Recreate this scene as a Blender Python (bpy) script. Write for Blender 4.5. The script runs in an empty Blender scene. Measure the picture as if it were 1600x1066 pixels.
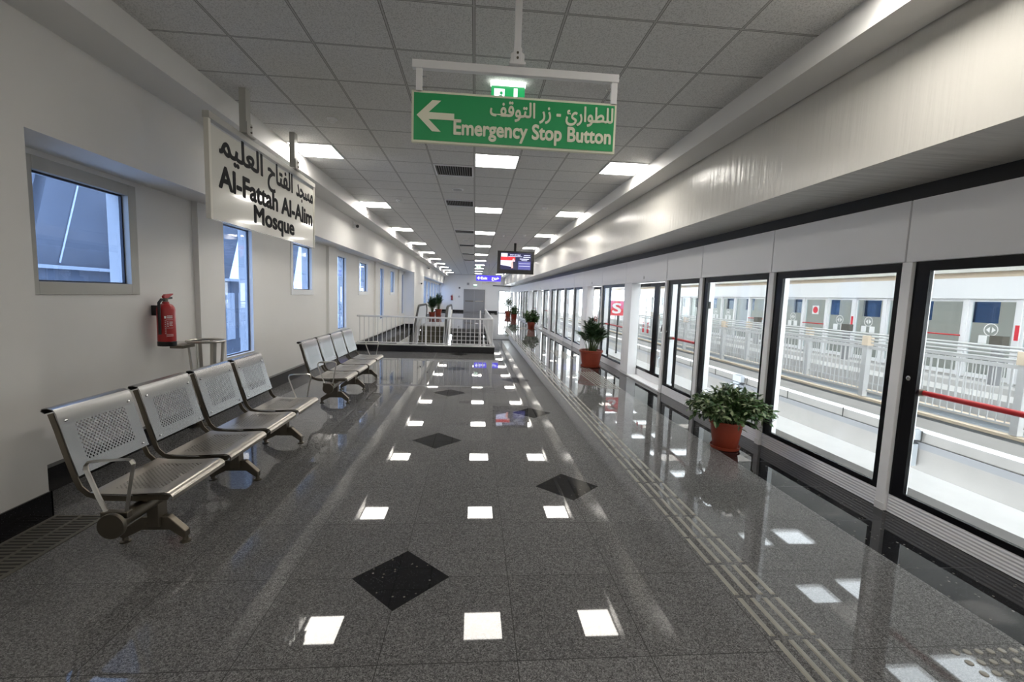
import bpy, bmesh, math, random
from mathutils import Vector, Matrix
random.seed(7)
PI = math.pi
SC = bpy.context.scene
COL = SC.collection

# ------------------------------------------------------------------ helpers
class MB:
    """collects shapes (world coordinates) and links them as one mesh object"""
    def __init__(s): s.bm = bmesh.new()
    def face(s, pts):
        s.bm.faces.new([s.bm.verts.new(p) for p in pts])
    def box(s, x0, x1, y0, y1, z0, z1):
        x0, x1 = min(x0, x1), max(x0, x1); y0, y1 = min(y0, y1), max(y0, y1); z0, z1 = min(z0, z1), max(z0, z1)
        v = [s.bm.verts.new(p) for p in ((x0,y0,z0),(x1,y0,z0),(x1,y1,z0),(x0,y1,z0),(x0,y0,z1),(x1,y0,z1),(x1,y1,z1),(x0,y1,z1))]
        for f in ((0,3,2,1),(4,5,6,7),(0,1,5,4),(1,2,6,5),(2,3,7,6),(3,0,4,7)):
            s.bm.faces.new([v[i] for i in f])
        return s
    def obox(s, c, ax, ay, az):
        """box from centre and three half-axis vectors"""
        c, ax, ay, az = map(Vector, (c, ax, ay, az))
        v = [s.bm.verts.new(c + i*ax + j*ay + k*az) for i, j, k in ((-1,-1,-1),(1,-1,-1),(1,1,-1),(-1,1,-1),(-1,-1,1),(1,-1,1),(1,1,1),(-1,1,1))]
        for f in ((0,3,2,1),(4,5,6,7),(0,1,5,4),(1,2,6,5),(2,3,7,6),(3,0,4,7)):
            s.bm.faces.new([v[i] for i in f])
        return s
    def prism(s, pts, d):
        """extrude closed 3D polygon by vector d"""
        d = Vector(d); a = [s.bm.verts.new(p) for p in pts]; b = [s.bm.verts.new(Vector(p)+d) for p in pts]
        n = len(pts)
        s.bm.faces.new(a[::-1]); s.bm.faces.new(b)
        for i in range(n): s.bm.faces.new((a[i], a[(i+1) % n], b[(i+1) % n], b[i]))
        return s
    def tube(s, path, r, seg=8, cap=True, flat=None):
        """tube along a path; r number or list; flat=(a,b) scales the section"""
        P = [Vector(p) for p in path]; n = len(P)
        R = r if isinstance(r, (list, tuple)) else [r]*n
        rings = []; prev = None
        for i in range(n):
            t = (P[min(i+1, n-1)] - P[max(i-1, 0)]).normalized()
            if prev is None:
                u = t.cross(Vector((0,0,1)))
                if u.length < 1e-3: u = t.cross(Vector((1,0,0)))
                u.normalize()
            else:
                u = (prev - t*prev.dot(t)).normalized()
            prev = u; w = t.cross(u)
            fa, fb = flat or (1, 1)
            rings.append([s.bm.verts.new(P[i] + R[i]*(math.cos(2*PI*k/seg)*u*fa + math.sin(2*PI*k/seg)*w*fb)) for k in range(seg)])
        for i in range(n-1):
            for k in range(seg):
                s.bm.faces.new((rings[i][k], rings[i][(k+1) % seg], rings[i+1][(k+1) % seg], rings[i+1][k]))
        if cap:
            s.bm.faces.new(rings[0][::-1]); s.bm.faces.new(rings[-1])
        return s
    def cyl(s, p0, p1, r, seg=16): return s.tube([p0, p1], r, seg)
    def lathe(s, prof, c, seg=28, axis='z'):
        """prof: list of (radius, height)"""
        rings = []
        for rr, h in prof:
            ring = []
            for k in range(seg):
                a = 2*PI*k/seg; q = (rr*math.cos(a), rr*math.sin(a), h)
                if axis == 'x': q = (h, q[0], q[1])
                if axis == 'y': q = (q[0], h, q[1])
                ring.append(s.bm.verts.new(Vector(c)+Vector(q)))
            rings.append(ring)
        for i in range(len(rings)-1):
            for k in range(seg):
                s.bm.faces.new((rings[i][k], rings[i][(k+1) % seg], rings[i+1][(k+1) % seg], rings[i+1][k]))
        s.bm.faces.new(rings[0][::-1]); s.bm.faces.new(rings[-1])
        return s
    def sheet(s, prof, y0, y1, th=0.004, ny=1):
        """a thin sheet: profile of (x,z) swept from y0 to y1, with thickness"""
        n = len(prof); P = [Vector((p[0], 0, p[1])) for p in prof]; off = []
        for i in range(n):
            t = (P[min(i+1, n-1)]-P[max(i-1, 0)]).normalized()
            off.append(P[i] + th*Vector((-t.z, 0, t.x)))
        loop = P + off[::-1]
        return s.prism([(p.x, y0, p.z) for p in loop], (0, y1-y0, 0))
    def build(s, name, mat, parent=None, smooth=False, bevel=0, base=None, recalc=True):
        bm = s.bm
        if recalc: bmesh.ops.recalc_face_normals(bm, faces=bm.faces)
        org = Vector((0,0,0)); p = parent
        while p is not None: org += p.location; p = p.parent
        if parent is None:
            if base is None:
                lo = [min(v.co[i] for v in bm.verts) for i in range(3)]; hi = [max(v.co[i] for v in bm.verts) for i in range(3)]
                base = ((lo[0]+hi[0])/2, (lo[1]+hi[1])/2, lo[2])
            org = Vector(base)
        for v in bm.verts: v.co -= org
        me = bpy.data.meshes.new(name); bm.to_mesh(me); bm.free()
        if smooth:
            for f in me.polygons: f.use_smooth = True
            try: me.set_sharp_from_angle(angle=math.radians(40))
            except Exception: pass
        me.materials.append(mat)
        o = bpy.data.objects.new(name, me); COL.objects.link(o)
        if parent is None: o.location = org
        else: o.parent = parent
        if bevel:
            m = o.modifiers.new('soft_edges', 'BEVEL'); m.width = bevel; m.segments = 2; m.limit_method = 'ANGLE'
        return o

def tag(o, label, cat, group=None, kind=None):
    o['label'] = label; o['category'] = cat
    if group: o['group'] = group
    if kind: o['kind'] = kind
    return o
def thing(name, loc, label, cat, group=None):
    o = bpy.data.objects.new(name, None); COL.objects.link(o); o.location = loc; o.empty_display_size = .1
    return tag(o, label, cat, group)
def struct(o, label=None, cat=None):
    o['kind'] = 'structure'
    if label: o['label'] = label; o['category'] = cat
    return o
def dup(o, loc=None, label=None, parent=None):
    c = o.copy(); COL.objects.link(c)
    if parent is not None: c.parent = parent
    if loc is not None: c.location = loc
    if label: c['label'] = label
    for ch in list(o.children): dup(ch, None, None, c)
    return c
ORD = ['nearest', 'second', 'third', 'fourth', 'fifth', 'sixth', 'seventh', 'eighth', 'ninth', 'tenth', 'eleventh', 'twelfth', 'thirteenth',
       'fourteenth', 'fifteenth', 'sixteenth', 'seventeenth', 'eighteenth', 'nineteenth', 'twentieth', 'twenty-first', 'twenty-second',
       'twenty-third', 'twenty-fourth', 'twenty-fifth', 'twenty-sixth', 'twenty-seventh', 'twenty-eighth', 'twenty-ninth', 'thirtieth']
def nth(i): return ORD[i] if i == 0 else ORD[i] + ' nearest'

# ------------------------------------------------------------------ materials
def nt(name):
    m = bpy.data.materials.new(name); m.use_nodes = True
    t = m.node_tree; b = t.nodes['Principled BSDF']
    return m, t, b
def N(t, kind, **kw):
    n = t.nodes.new(kind)
    for k, v in kw.items():
        if k.startswith('i_'):
            n.inputs[int(k[2:])].default_value = v
        else: setattr(n, k, v)
    return n
def math_(t, op, a, b=None, c=None):
    n = t.nodes.new('ShaderNodeMath'); n.operation = op
    for i, x in enumerate((a, b, c)):
        if x is None: continue
        if isinstance(x, (int, float)): n.inputs[i].default_value = x
        else: t.links.new(x, n.inputs[i])
    return n.outputs[0]
def mixc(t, fac, a, b):
    n = t.nodes.new('ShaderNodeMix'); n.data_type = 'RGBA'
    for i, x in ((0, fac), (6, a), (7, b)):
        if isinstance(x, (int, float)): n.inputs[i].default_value = x
        elif isinstance(x, tuple): n.inputs[i].default_value = (*x, 1)
        else: t.links.new(x, n.inputs[i])
    return n.outputs[2]
def pm(name, col, rough=.5, metal=0, noise=0, nscale=8, bump=0, bscale=200, coat=0, spec=None):
    m, t, b = nt(name)
    b.inputs['Base Color'].default_value = (*col, 1); b.inputs['Roughness'].default_value = rough; b.inputs['Metallic'].default_value = metal
    if coat: b.inputs['Coat Weight'].default_value = coat; b.inputs['Coat Roughness'].default_value = .05
    if spec is not None: b.inputs['Specular IOR Level'].default_value = spec
    if noise or bump:
        g = N(t, 'ShaderNodeNewGeometry')
    if noise:
        n = N(t, 'ShaderNodeTexNoise'); n.inputs['Scale'].default_value = nscale; n.inputs['Detail'].default_value = 5
        t.links.new(g.outputs['Position'], n.inputs['Vector'])
        k = math_(t, 'MULTIPLY_ADD', n.outputs['Fac'], 2*noise, 1-noise)
        vm = N(t, 'ShaderNodeVectorMath', operation='SCALE'); vm.inputs[0].default_value = col; t.links.new(k, vm.inputs['Scale'])
        t.links.new(vm.outputs[0], b.inputs['Base Color'])
    if bump:
        n = N(t, 'ShaderNodeTexNoise'); n.inputs['Scale'].default_value = bscale; n.inputs['Detail'].default_value = 3
        t.links.new(g.outputs['Position'], n.inputs['Vector'])
        bp = N(t, 'ShaderNodeBump'); bp.inputs['Strength'].default_value = bump; bp.inputs['Distance'].default_value = .01
        t.links.new(n.outputs['Fac'], bp.inputs['Height']); t.links.new(bp.outputs[0], b.inputs['Normal'])
    return m
def emit(name, col, s):
    m, t, b = nt(name)
    b.inputs['Base Color'].default_value = (0.02, .02, .02, 1)
    b.inputs['Emission Color'].default_value = (*col, 1); b.inputs['Emission Strength'].default_value = s
    return m
def glass(name, tint, ior=1.45, rough=0.0):
    m = bpy.data.materials.new(name); m.use_nodes = True; t = m.node_tree; t.nodes.clear()
    out = N(t, 'ShaderNodeOutputMaterial'); tr = N(t, 'ShaderNodeBsdfTransparent'); gl = N(t, 'ShaderNodeBsdfGlossy'); fr = N(t, 'ShaderNodeFresnel'); mx = N(t, 'ShaderNodeMixShader')
    tr.inputs[0].default_value = (*tint, 1); gl.inputs['Roughness'].default_value = rough; fr.inputs['IOR'].default_value = ior
    g = N(t, 'ShaderNodeNewGeometry')   # reflect on the outer faces only, so a pane of real thickness stays clear
    t.links.new(math_(t, 'MULTIPLY', fr.outputs[0], math_(t, 'SUBTRACT', 1, g.outputs['Backfacing'])), mx.inputs[0]); t.links.new(tr.outputs[0], mx.inputs[1]); t.links.new(gl.outputs[0], mx.inputs[2]); t.links.new(mx.outputs[0], out.inputs[0])
    return m
M = {}
M['wall'] = pm('white_plaster', (.76, .745, .72), .6, noise=.02, nscale=3, bump=.05, bscale=60)
M['trimw'] = pm('white_board', (.78, .77, .75), .55)
M['gypsum'] = pm('white_gypsum', (.80, .79, .78), .6)
M['white'] = pm('white_powder_coat', (.86, .86, .87), .35)
M['cream'] = pm('cream_powder_coat', (.74, .71, .63), .4)
M['signwhite'] = pm('cream_sign_enamel', (.78, .76, .69), .18, coat=.5)
M['signgreen'] = pm('green_sign_face', (.015, .36, .115), .4)
M['signcream'] = pm('pale_photoluminescent_vinyl', (.86, .86, .70), .5)
M['black'] = pm('black_glass_frit', (.005, .005, .006), .2, spec=.2)
M['blackplastic'] = pm('black_plastic', (.012, .012, .013), .3)
M['darkrubber'] = pm('black_rubber', (.015, .015, .015), .6)
M['letter'] = pm('black_vinyl_letters', (.012, .012, .014), .7, spec=.15)
M['frame'] = pm('beige_aluminium', (.46, .45, .41), .4)
M['framew'] = pm('white_aluminium', (.70, .70, .70), .4)
M['gasket'] = pm('dark_window_gasket', (.01, .014, .03), .4)
M['red'] = pm('red_paint', (.42, .018, .02), .3, coat=.3)
M['redbar'] = pm('red_push_bar', (.60, .02, .025), .35)
M['redsign'] = pm('red_sign', (.75, .04, .06), .5)
M['whitesign'] = pm('white_print', (.85, .85, .85), .5)
M['chrome'] = pm('chrome', (.75, .75, .75), .12, 1)
M['terra'] = pm('terracotta_plastic', (.24, .036, .015), .45, noise=.15, nscale=14)
M['soil'] = pm('dark_soil', (.03, .02, .014), .9)
M['stem'] = pm('green_stem', (.05, .08, .02), .6)
M['concrete'] = pm('grey_concrete', (.28, .265, .25), .8, noise=.18, nscale=2.2, bump=.1, bscale=30)
M['concrete_pale'] = pm('pale_concrete', (.58, .565, .55), .75, noise=.10, nscale=5)
M['concrete_blue'] = pm('weathered_concrete', (.22, .22, .23), .8, noise=.35, nscale=.9)
M['tan'] = pm('tan_concrete_edge', (.72, .60, .46), .8, noise=.1, nscale=6)
M['steel'] = pm('galvanised_steel', (.46, .49, .52), .45, .3, noise=.08, nscale=5)
M['railw'] = pm('pale_grey_railing_paint', (.60, .60, .60), .4)
M['darkgap'] = pm('dark_recess', (.03, .03, .028), .8)
M['doorgrey'] = pm('grey_door_paint', (.27, .27, .28), .4)
M['granite_black'] = None
M['castiron'] = pm('dark_cast_iron', (.13, .12, .10), .5, .2, noise=.2, nscale=20)
M['escalator'] = pm('escalator_step_metal', (.10, .095, .07), .5, .5)
M['balustrade'] = pm('grey_cladding', (.36, .36, .37), .4, .1)
M['blue'] = emit('blue_lit_sign', (.05, .03, .75), 1.0)
M['litwhite'] = emit('white_lit_legend', (.9, .95, 1), 1.0)
M['litgreen'] = emit('green_lit_exit', (.008, .25, .07), .8)
M['lamp'] = emit('led_diffuser', (1, .955, .88), 13)
M['lampstrip'] = emit('exit_light_strip', (.9, 1, .9), 2.2)
M['glass'] = glass('clear_glass', (.93, .95, .95), 1.33)
M['glassblue'] = glass('blue_tinted_glass', (.35, .43, .57), 1.38)
M['glassdeep'] = glass('deep_blue_glass', (.07, .10, .15), 1.38)
M['glassfar'] = glass('greenish_glass', (.82, .87, .88), 1.4)

def brushed(name, col, holes=None, rough=.3, plane='yz'):
    """brushed stainless; holes=(pitch, radius, axes box) punches a staggered hole grid using object coordinates"""
    m, t, b = nt(name)
    b.inputs['Metallic'].default_value = 1; b.inputs['Roughness'].default_value = rough
    tc = N(t, 'ShaderNodeTexCoord'); mp = N(t, 'ShaderNodeMapping'); mp.inputs['Scale'].default_value = (30, 1.2, 30)
    n = N(t, 'ShaderNodeTexNoise'); n.inputs['Scale'].default_value = 6; n.inputs['Detail'].default_value = 4
    t.links.new(tc.outputs['Object'], mp.inputs[0]); t.links.new(mp.outputs[0], n.inputs['Vector'])
    k = math_(t, 'MULTIPLY_ADD', n.outputs['Fac'], .04, .98)
    vm = N(t, 'ShaderNodeVectorMath', operation='SCALE'); vm.inputs[0].default_value = col; t.links.new(k, vm.inputs['Scale']); t.links.new(vm.outputs[0], b.inputs['Base Color'])
    r = math_(t, 'MULTIPLY_ADD', n.outputs['Fac'], .03, rough-.015); t.links.new(r, b.inputs['Roughness'])
    if holes:
        pitch, rad, (u0, u1, v0, v1) = holes
        sx = N(t, 'ShaderNodeSeparateXYZ'); t.links.new(tc.outputs['Object'], sx.inputs[0])
        U = sx.outputs['Y']; V = sx.outputs['Z'] if plane == 'yz' else sx.outputs['X']
        # staggered grid = two square grids rotated by 45 degrees
        a = math_(t, 'MULTIPLY', math_(t, 'ADD', U, V), 1/(pitch*1.414)); c = math_(t, 'MULTIPLY', math_(t, 'SUBTRACT', U, V), 1/(pitch*1.414))
        fa = math_(t, 'SUBTRACT', math_(t, 'FRACT', math_(t, 'ADD', a, 50)), .5); fc = math_(t, 'SUBTRACT', math_(t, 'FRACT', math_(t, 'ADD', c, 50)), .5)
        d = math_(t, 'SQRT', math_(t, 'ADD', math_(t, 'MULTIPLY', fa, fa), math_(t, 'MULTIPLY', fc, fc)))
        h = math_(t, 'LESS_THAN', d, rad)
        for lo, hi, q in ((u0, u1, U), (v0, v1, V)):
            h = math_(t, 'MULTIPLY', h, math_(t, 'GREATER_THAN', q, lo)); h = math_(t, 'MULTIPLY', h, math_(t, 'LESS_THAN', q, hi))
        tr = N(t, 'ShaderNodeBsdfTransparent'); mx = N(t, 'ShaderNodeMixShader'); out = t.nodes['Material Output']
        t.links.new(h, mx.inputs[0]); t.links.new(b.outputs[0], mx.inputs[1]); t.links.new(tr.outputs[0], mx.inputs[2]); t.links.new(mx.outputs[0], out.inputs[0])
    return m
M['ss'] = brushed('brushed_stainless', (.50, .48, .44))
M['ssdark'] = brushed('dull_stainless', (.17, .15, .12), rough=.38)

def leafmat(name, dark, light, pale):
    m, t, b = nt(name); g = N(t, 'ShaderNodeNewGeometry'); r = N(t, 'ShaderNodeValToRGB')
    e = r.color_ramp.elements; e[0].color = (*dark, 1); e[1].color = (*pale, 1); e[1].position = 1
    x = e.new(.6); x.color = (*light, 1)
    t.links.new(g.outputs['Random Per Island'], r.inputs[0]); t.links.new(r.outputs[0], b.inputs['Base Color']); b.inputs['Roughness'].default_value = .4
    return m
M['leafvar'] = leafmat('variegated_leaf', (.018, .055, .016), (.06, .12, .03), (.36, .40, .24))
M['leafpalm'] = leafmat('dark_palm_leaf', (.010, .035, .014), (.03, .075, .022), (.06, .12, .04))
M['leafmix'] = leafmat('green_leaf', (.015, .05, .015), (.05, .11, .03), (.12, .18, .06))

def granite_floor():
    m, t, b = nt('polished_granite_floor')
    g = N(t, 'ShaderNodeNewGeometry'); s = N(t, 'ShaderNodeSeparateXYZ'); t.links.new(g.outputs['Position'], s.inputs[0])
    X, Y = s.outputs['X'], s.outputs['Y']
    def tex(kind, scale, **k):
        n = N(t, kind, **k); n.inputs['Scale'].default_value = scale; t.links.new(g.outputs['Position'], n.inputs['Vector']); return n
    va = tex('ShaderNodeTexVoronoi', 300); vb = tex('ShaderNodeTexVoronoi', 140); sa_ = N(t, 'ShaderNodeSeparateColor'); sb_ = N(t, 'ShaderNodeSeparateColor')
    t.links.new(va.outputs['Color'], sa_.inputs[0]); t.links.new(vb.outputs['Color'], sb_.inputs[0])
    grain = math_(t, 'ADD', math_(t, 'MULTIPLY', sa_.outputs[0], .62), math_(t, 'MULTIPLY', sb_.outputs[0], .38))
    r1 = N(t, 'ShaderNodeValToRGB'); e = r1.color_ramp.elements
    e[0].position = .15; e[0].color = (.052, .051, .051, 1); e[1].position = .90; e[1].color = (.265, .262, .262, 1)
    x = e.new(.52); x.color = (.132, .130, .130, 1)
    t.links.new(grain, r1.inputs[0])
    # tile grid 0.6 m
    tx = math_(t, 'MULTIPLY', math_(t, 'ADD', X, .375), 1/.6); ty = math_(t, 'MULTIPLY', math_(t, 'ADD', Y, -2.41), 1/.6)
    fx, fy = math_(t, 'FRACT', math_(t, 'ADD', tx, 40)), math_(t, 'FRACT', math_(t, 'ADD', ty, 40))
    cx = N(t, 'ShaderNodeCombineXYZ'); t.links.new(math_(t, 'FLOOR', tx), cx.inputs[0]); t.links.new(math_(t, 'FLOOR', ty), cx.inputs[1])
    wn = N(t, 'ShaderNodeTexWhiteNoise'); t.links.new(cx.outputs[0], wn.inputs['Vector'])
    tone = math_(t, 'MULTIPLY_ADD', wn.outputs['Value'], .16, .92)
    vm = N(t, 'ShaderNodeVectorMath', operation='SCALE'); t.links.new(r1.outputs[0], vm.inputs[0]); t.links.new(tone, vm.inputs['Scale'])
    def edge(f):
        d = math_(t, 'ABSOLUTE', math_(t, 'SUBTRACT', f, .5)); return math_(t, 'GREATER_THAN', d, .4965)
    joint = math_(t, 'MAXIMUM', edge(fx), edge(fy))
    # black granite with pale chips
    v = tex('ShaderNodeTexVoronoi', 34); v2 = tex('ShaderNodeTexVoronoi', 140)
    sp = math_(t, 'LESS_THAN', v.outputs['Distance'], .2)
    wn2 = N(t, 'ShaderNodeSeparateColor'); t.links.new(v.outputs['Color'], wn2.inputs[0])
    sp = math_(t, 'MULTIPLY', sp, math_(t, 'GREATER_THAN', wn2.outputs[0], .74))
    wn3 = N(t, 'ShaderNodeSeparateColor'); t.links.new(v2.outputs['Color'], wn3.inputs[0])
    sp2 = math_(t, 'MULTIPLY', math_(t, 'LESS_THAN', v2.outputs['Distance'], .25), math_(t, 'GREATER_THAN', wn3.outputs[0], .75))
    blk = mixc(t, math_(t, 'MULTIPLY', sp2, .5), (.010, .010, .011), (.07, .08, .10)); blk = mixc(t, math_(t, 'MULTIPLY', sp, .6), blk, (.20, .19, .165))
    # diamonds: centres (-0.37, 2.41+2.4k), (0.82, 3.61+2.4k), one more at (-1.51, 8.40)
    def diamonds(x0, y0):
        dx = math_(t, 'ABSOLUTE', math_(t, 'SUBTRACT', X, x0))
        q = math_(t, 'FRACT', math_(t, 'ADD', math_(t, 'MULTIPLY', math_(t, 'SUBTRACT', Y, y0), 1/2.4), 10.5))
        dy = math_(t, 'MULTIPLY', math_(t, 'ABSOLUTE', math_(t, 'SUBTRACT', q, .5)), 2.4)
        return math_(t, 'LESS_THAN', math_(t, 'ADD', dx, dy), .268)
    single = math_(t, 'LESS_THAN', math_(t, 'ADD', math_(t, 'ABSOLUTE', math_(t, 'ADD', X, 1.51)), math_(t, 'ABSOLUTE', math_(t, 'SUBTRACT', Y, 8.40))), .268)
    dm = math_(t, 'MAXIMUM', diamonds(-.37, 2.41), math_(t, 'MAXIMUM', diamonds(.815, 3.62), single))
    strip = math_(t, 'MAXIMUM', math_(t, 'GREATER_THAN', X, 2.66), 0)
    joint = math_(t, 'MULTIPLY', joint, math_(t, 'SUBTRACT', 1, dm)); dark = math_(t, 'MAXIMUM', dm, strip)
    c = mixc(t, dark, vm.outputs[0], blk); c = mixc(t, joint, c, (.018, .017, .016))
    t.links.new(c, b.inputs['Base Color'])
    b.inputs['Specular IOR Level'].default_value = .25
    n2 = tex('ShaderNodeTexNoise', 1.6); n2.inputs['Detail'].default_value = 5
    n3 = tex('ShaderNodeTexNoise', 140)
    rg = math_(t, 'MULTIPLY_ADD', n2.outputs['Fac'], .03, .005); rg = math_(t, 'MAXIMUM', rg, math_(t, 'MULTIPLY', joint, .5)); t.links.new(rg, b.inputs['Roughness'])
    bp = N(t, 'ShaderNodeBump'); bp.inputs['Strength'].default_value = .006; bp.inputs['Distance'].default_value = .01
    n4 = tex('ShaderNodeTexNoise', 3.0); t.links.new(n4.outputs['Fac'], bp.inputs['Height']); t.links.new(bp.outputs[0], b.inputs['Normal'])
    return m
M['floor'] = granite_floor()
def black_granite():
    m, t, b = nt('polished_black_granite'); g = N(t, 'ShaderNodeNewGeometry')
    v = N(t, 'ShaderNodeTexVoronoi'); v.inputs['Scale'].default_value = 70; t.links.new(g.outputs['Position'], v.inputs['Vector'])
    c = mixc(t, math_(t, 'LESS_THAN', v.outputs['Distance'], .14), (.009, .009, .011), (.07, .07, .075))
    t.links.new(c, b.inputs['Base Color']); b.inputs['Roughness'].default_value = .12
    return m
M['granite_black'] = black_granite()
def ceiling_mat():
    m, t, b = nt('mineral_fibre_ceiling_tiles'); g = N(t, 'ShaderNodeNewGeometry'); s = N(t, 'ShaderNodeSeparateXYZ'); t.links.new(g.outputs['Position'], s.inputs[0])
    tx = math_(t, 'FRACT', math_(t, 'ADD', math_(t, 'MULTIPLY', math_(t, 'ADD', s.outputs['X'], .055), 1/.6), 40))
    ty = math_(t, 'FRACT', math_(t, 'ADD', math_(t, 'MULTIPLY', math_(t, 'ADD', s.outputs['Y'], -3.70), 1/.6), 40))
    def e(f, w): return math_(t, 'GREATER_THAN', math_(t, 'ABSOLUTE', math_(t, 'SUBTRACT', f, .5)), .5-w)
    bar = math_(t, 'MAXIMUM', e(tx, .018), e(ty, .018)); core = math_(t, 'MAXIMUM', e(tx, .010), e(ty, .010))
    n = N(t, 'ShaderNodeTexNoise'); n.inputs['Scale'].default_value = 120; n.inputs['Detail'].default_value = 2; t.links.new(g.outputs['Position'], n.inputs['Vector'])
    r = N(t, 'ShaderNodeValToRGB'); r.color_ramp.elements[0].position = .38; r.color_ramp.elements[0].color = (.55, .54, .52, 1); r.color_ramp.elements[1].position = .52; r.color_ramp.elements[1].color = (.74, .73, .71, 1)
    t.links.new(n.outputs['Fac'], r.inputs[0])
    c = mixc(t, bar, r.outputs[0], (.22, .215, .205)); c = mixc(t, core, c, (.50, .49, .47)); t.links.new(c, b.inputs['Base Color'])
    b.inputs['Roughness'].default_value = .85
    bp = N(t, 'ShaderNodeBump'); bp.inputs['Strength'].default_value = .5; bp.inputs['Distance'].default_value = .004
    t.links.new(n.outputs['Fac'], bp.inputs['Height']); t.links.new(bp.outputs[0], b.inputs['Normal'])
    return m
M['ceiling'] = ceiling_mat()
def film_mat():
    m, t, b = nt('film_wrapped_white_panel'); g = N(t, 'ShaderNodeNewGeometry')
    b.inputs['Base Color'].default_value = (.70, .68, .63, 1); b.inputs['Roughness'].default_value = .26
    mp = N(t, 'ShaderNodeMapping'); mp.inputs['Scale'].default_value = (1, 9, .55); t.links.new(g.outputs['Position'], mp.inputs[0])
    n = N(t, 'ShaderNodeTexNoise'); n.inputs['Scale'].default_value = 2.0; n.inputs['Detail'].default_value = 4; t.links.new(mp.outputs[0], n.inputs['Vector'])
    mp2 = N(t, 'ShaderNodeMapping'); mp2.inputs['Scale'].default_value = (1, .7, 2.0); t.links.new(g.outputs['Position'], mp2.inputs[0])
    n2 = N(t, 'ShaderNodeTexNoise'); n2.inputs['Scale'].default_value = 1.1; t.links.new(mp2.outputs[0], n2.inputs['Vector'])
    h = math_(t, 'ADD', math_(t, 'MULTIPLY', n.outputs['Fac'], .42), n2.outputs['Fac'])
    bp = N(t, 'ShaderNodeBump'); bp.inputs['Strength'].default_value = .35; bp.inputs['Distance'].default_value = .05
    t.links.new(h, bp.inputs['Height']); t.links.new(bp.outputs[0], b.inputs['Normal'])
    return m
M['film'] = film_mat()
def ribbed():
    m, t, b = nt('ribbed_white_aluminium'); g = N(t, 'ShaderNodeNewGeometry'); s = N(t, 'ShaderNodeSeparateXYZ'); t.links.new(g.outputs['Position'], s.inputs[0])
    w = math_(t, 'SINE', math_(t, 'MULTIPLY', s.outputs['Z'], 2*PI/.024))
    bp = N(t, 'ShaderNodeBump'); bp.inputs['Strength'].default_value = .35; bp.inputs['Distance'].default_value = .004
    t.links.new(w, bp.inputs['Height']); t.links.new(bp.outputs[0], b.inputs['Normal'])
    b.inputs['Base Color'].default_value = (.84, .84, .87, 1); b.inputs['Roughness'].default_value = .45
    return m
M['ribbed'] = ribbed()

# ------------------------------------------------------------------ text
def text_obj(name, body, mat, origin, ux, uy, width, cap, parent, bold=.0, align='l', depth=.0025):
    """lettering as mesh, fitted to width along ux; baseline at origin; cap height cap along uy"""
    cu = bpy.data.curves.new('lettering_curve', 'FONT'); cu.body = body; cu.size = 1; cu.extrude = 0;  cu.resolution_u = 4
    to = bpy.data.objects.new('lettering_curve', cu); COL.objects.link(to)
    dg = bpy.context.evaluated_depsgraph_get(); me = bpy.data.meshes.new_from_object(to.evaluated_get(dg))
    bpy.data.objects.remove(to); bpy.data.curves.remove(cu)
    x0 = min(v.co.x for v in me.vertices); x1 = max(v.co.x for v in me.vertices)
    sx = width/(x1-x0); sy = cap/.70
    ux, uy, o = Vector(ux), Vector(uy), Vector(origin); nn = ux.cross(uy)
    bm = bmesh.new(); offs = [(0, 0)] + ([(bold*math.cos(PI/4*k), bold*math.sin(PI/4*k)) for k in range(8)] if bold else [])
    for q, (a, b) in enumerate(offs):
        n0 = len(bm.verts); bm.from_mesh(me); bm.verts.ensure_lookup_table()
        for v in bm.verts[n0:]: v.co = o + ux*((v.co.x-x0+a)*sx) + uy*((v.co.y+b)*sy) + nn*(q*.00003)
    bpy.data.meshes.remove(me)
    r = bmesh.ops.extrude_face_region(bm, geom=list(bm.faces))
    for v in [e for e in r['geom'] if isinstance(e, bmesh.types.BMVert)]: v.co += nn*depth
    mb = MB(); mb.bm.free(); mb.bm = bm
    return mb.build(name, mat, parent)
def decal(name, polys, mat, origin, ux, uy, parent, depth=.0025):
    """flat shapes given as 2D polygons, extruded a little"""
    o, ux, uy = Vector(origin), Vector(ux), Vector(uy); nn = ux.cross(uy)
    mb = MB()
    for p in polys: mb.prism([o+ux*a+uy*b for a, b in p], nn*depth)
    return mb.build(name, mat, parent)
def circ(cx, cy, r, n=20, r2=None): return [(cx+r*math.cos(2*PI*k/n), cy+(r2 or r)*math.sin(2*PI*k/n)) for k in range(n)]
def rect(a, b, c, d): return [(a, c), (b, c), (b, d), (a, d)]

# ------------------------------------------------------------------ dimensions
H = 1.58; CZ = 3.42
YB, YE = -11.0, 42.0
XR = 3.26
HX0, HX1, HY0, HY1 = -2.85, .45, 12.45, 21.2     # stair void

# ------------------------------------------------------------------ floor
f = MB()
f.box(-3.3, 3.5, YB-.2, HY0, -.3, 0); f.box(-3.3, HX0, HY0, 24.0, -.3, 0); f.box(HX1, 3.5, HY0, HY1, -.3, 0)
f.box(-1.15, 3.5, HY1, 24.0, -.3, 0); f.box(-3.3, 3.5, 24.0, YE+.3, -.3, 0)
struct(f.build('floor', M['floor']))
vd = MB(); vd.box(HX0-.1, HX0, HY0, 24, -4, -.3); vd.box(HX1, HX1+.1, HY0, 24, -4, -.3); vd.box(HX0, HX1, 12.35, HY0, -4, -.3)
struct(vd.build('wall_void', M['wall']))
vf = MB(); vf.box(HX0, HX1, HY0, 24, -4.1, -4.0); struct(vf.build('floor_lower', M['concrete']))
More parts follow.
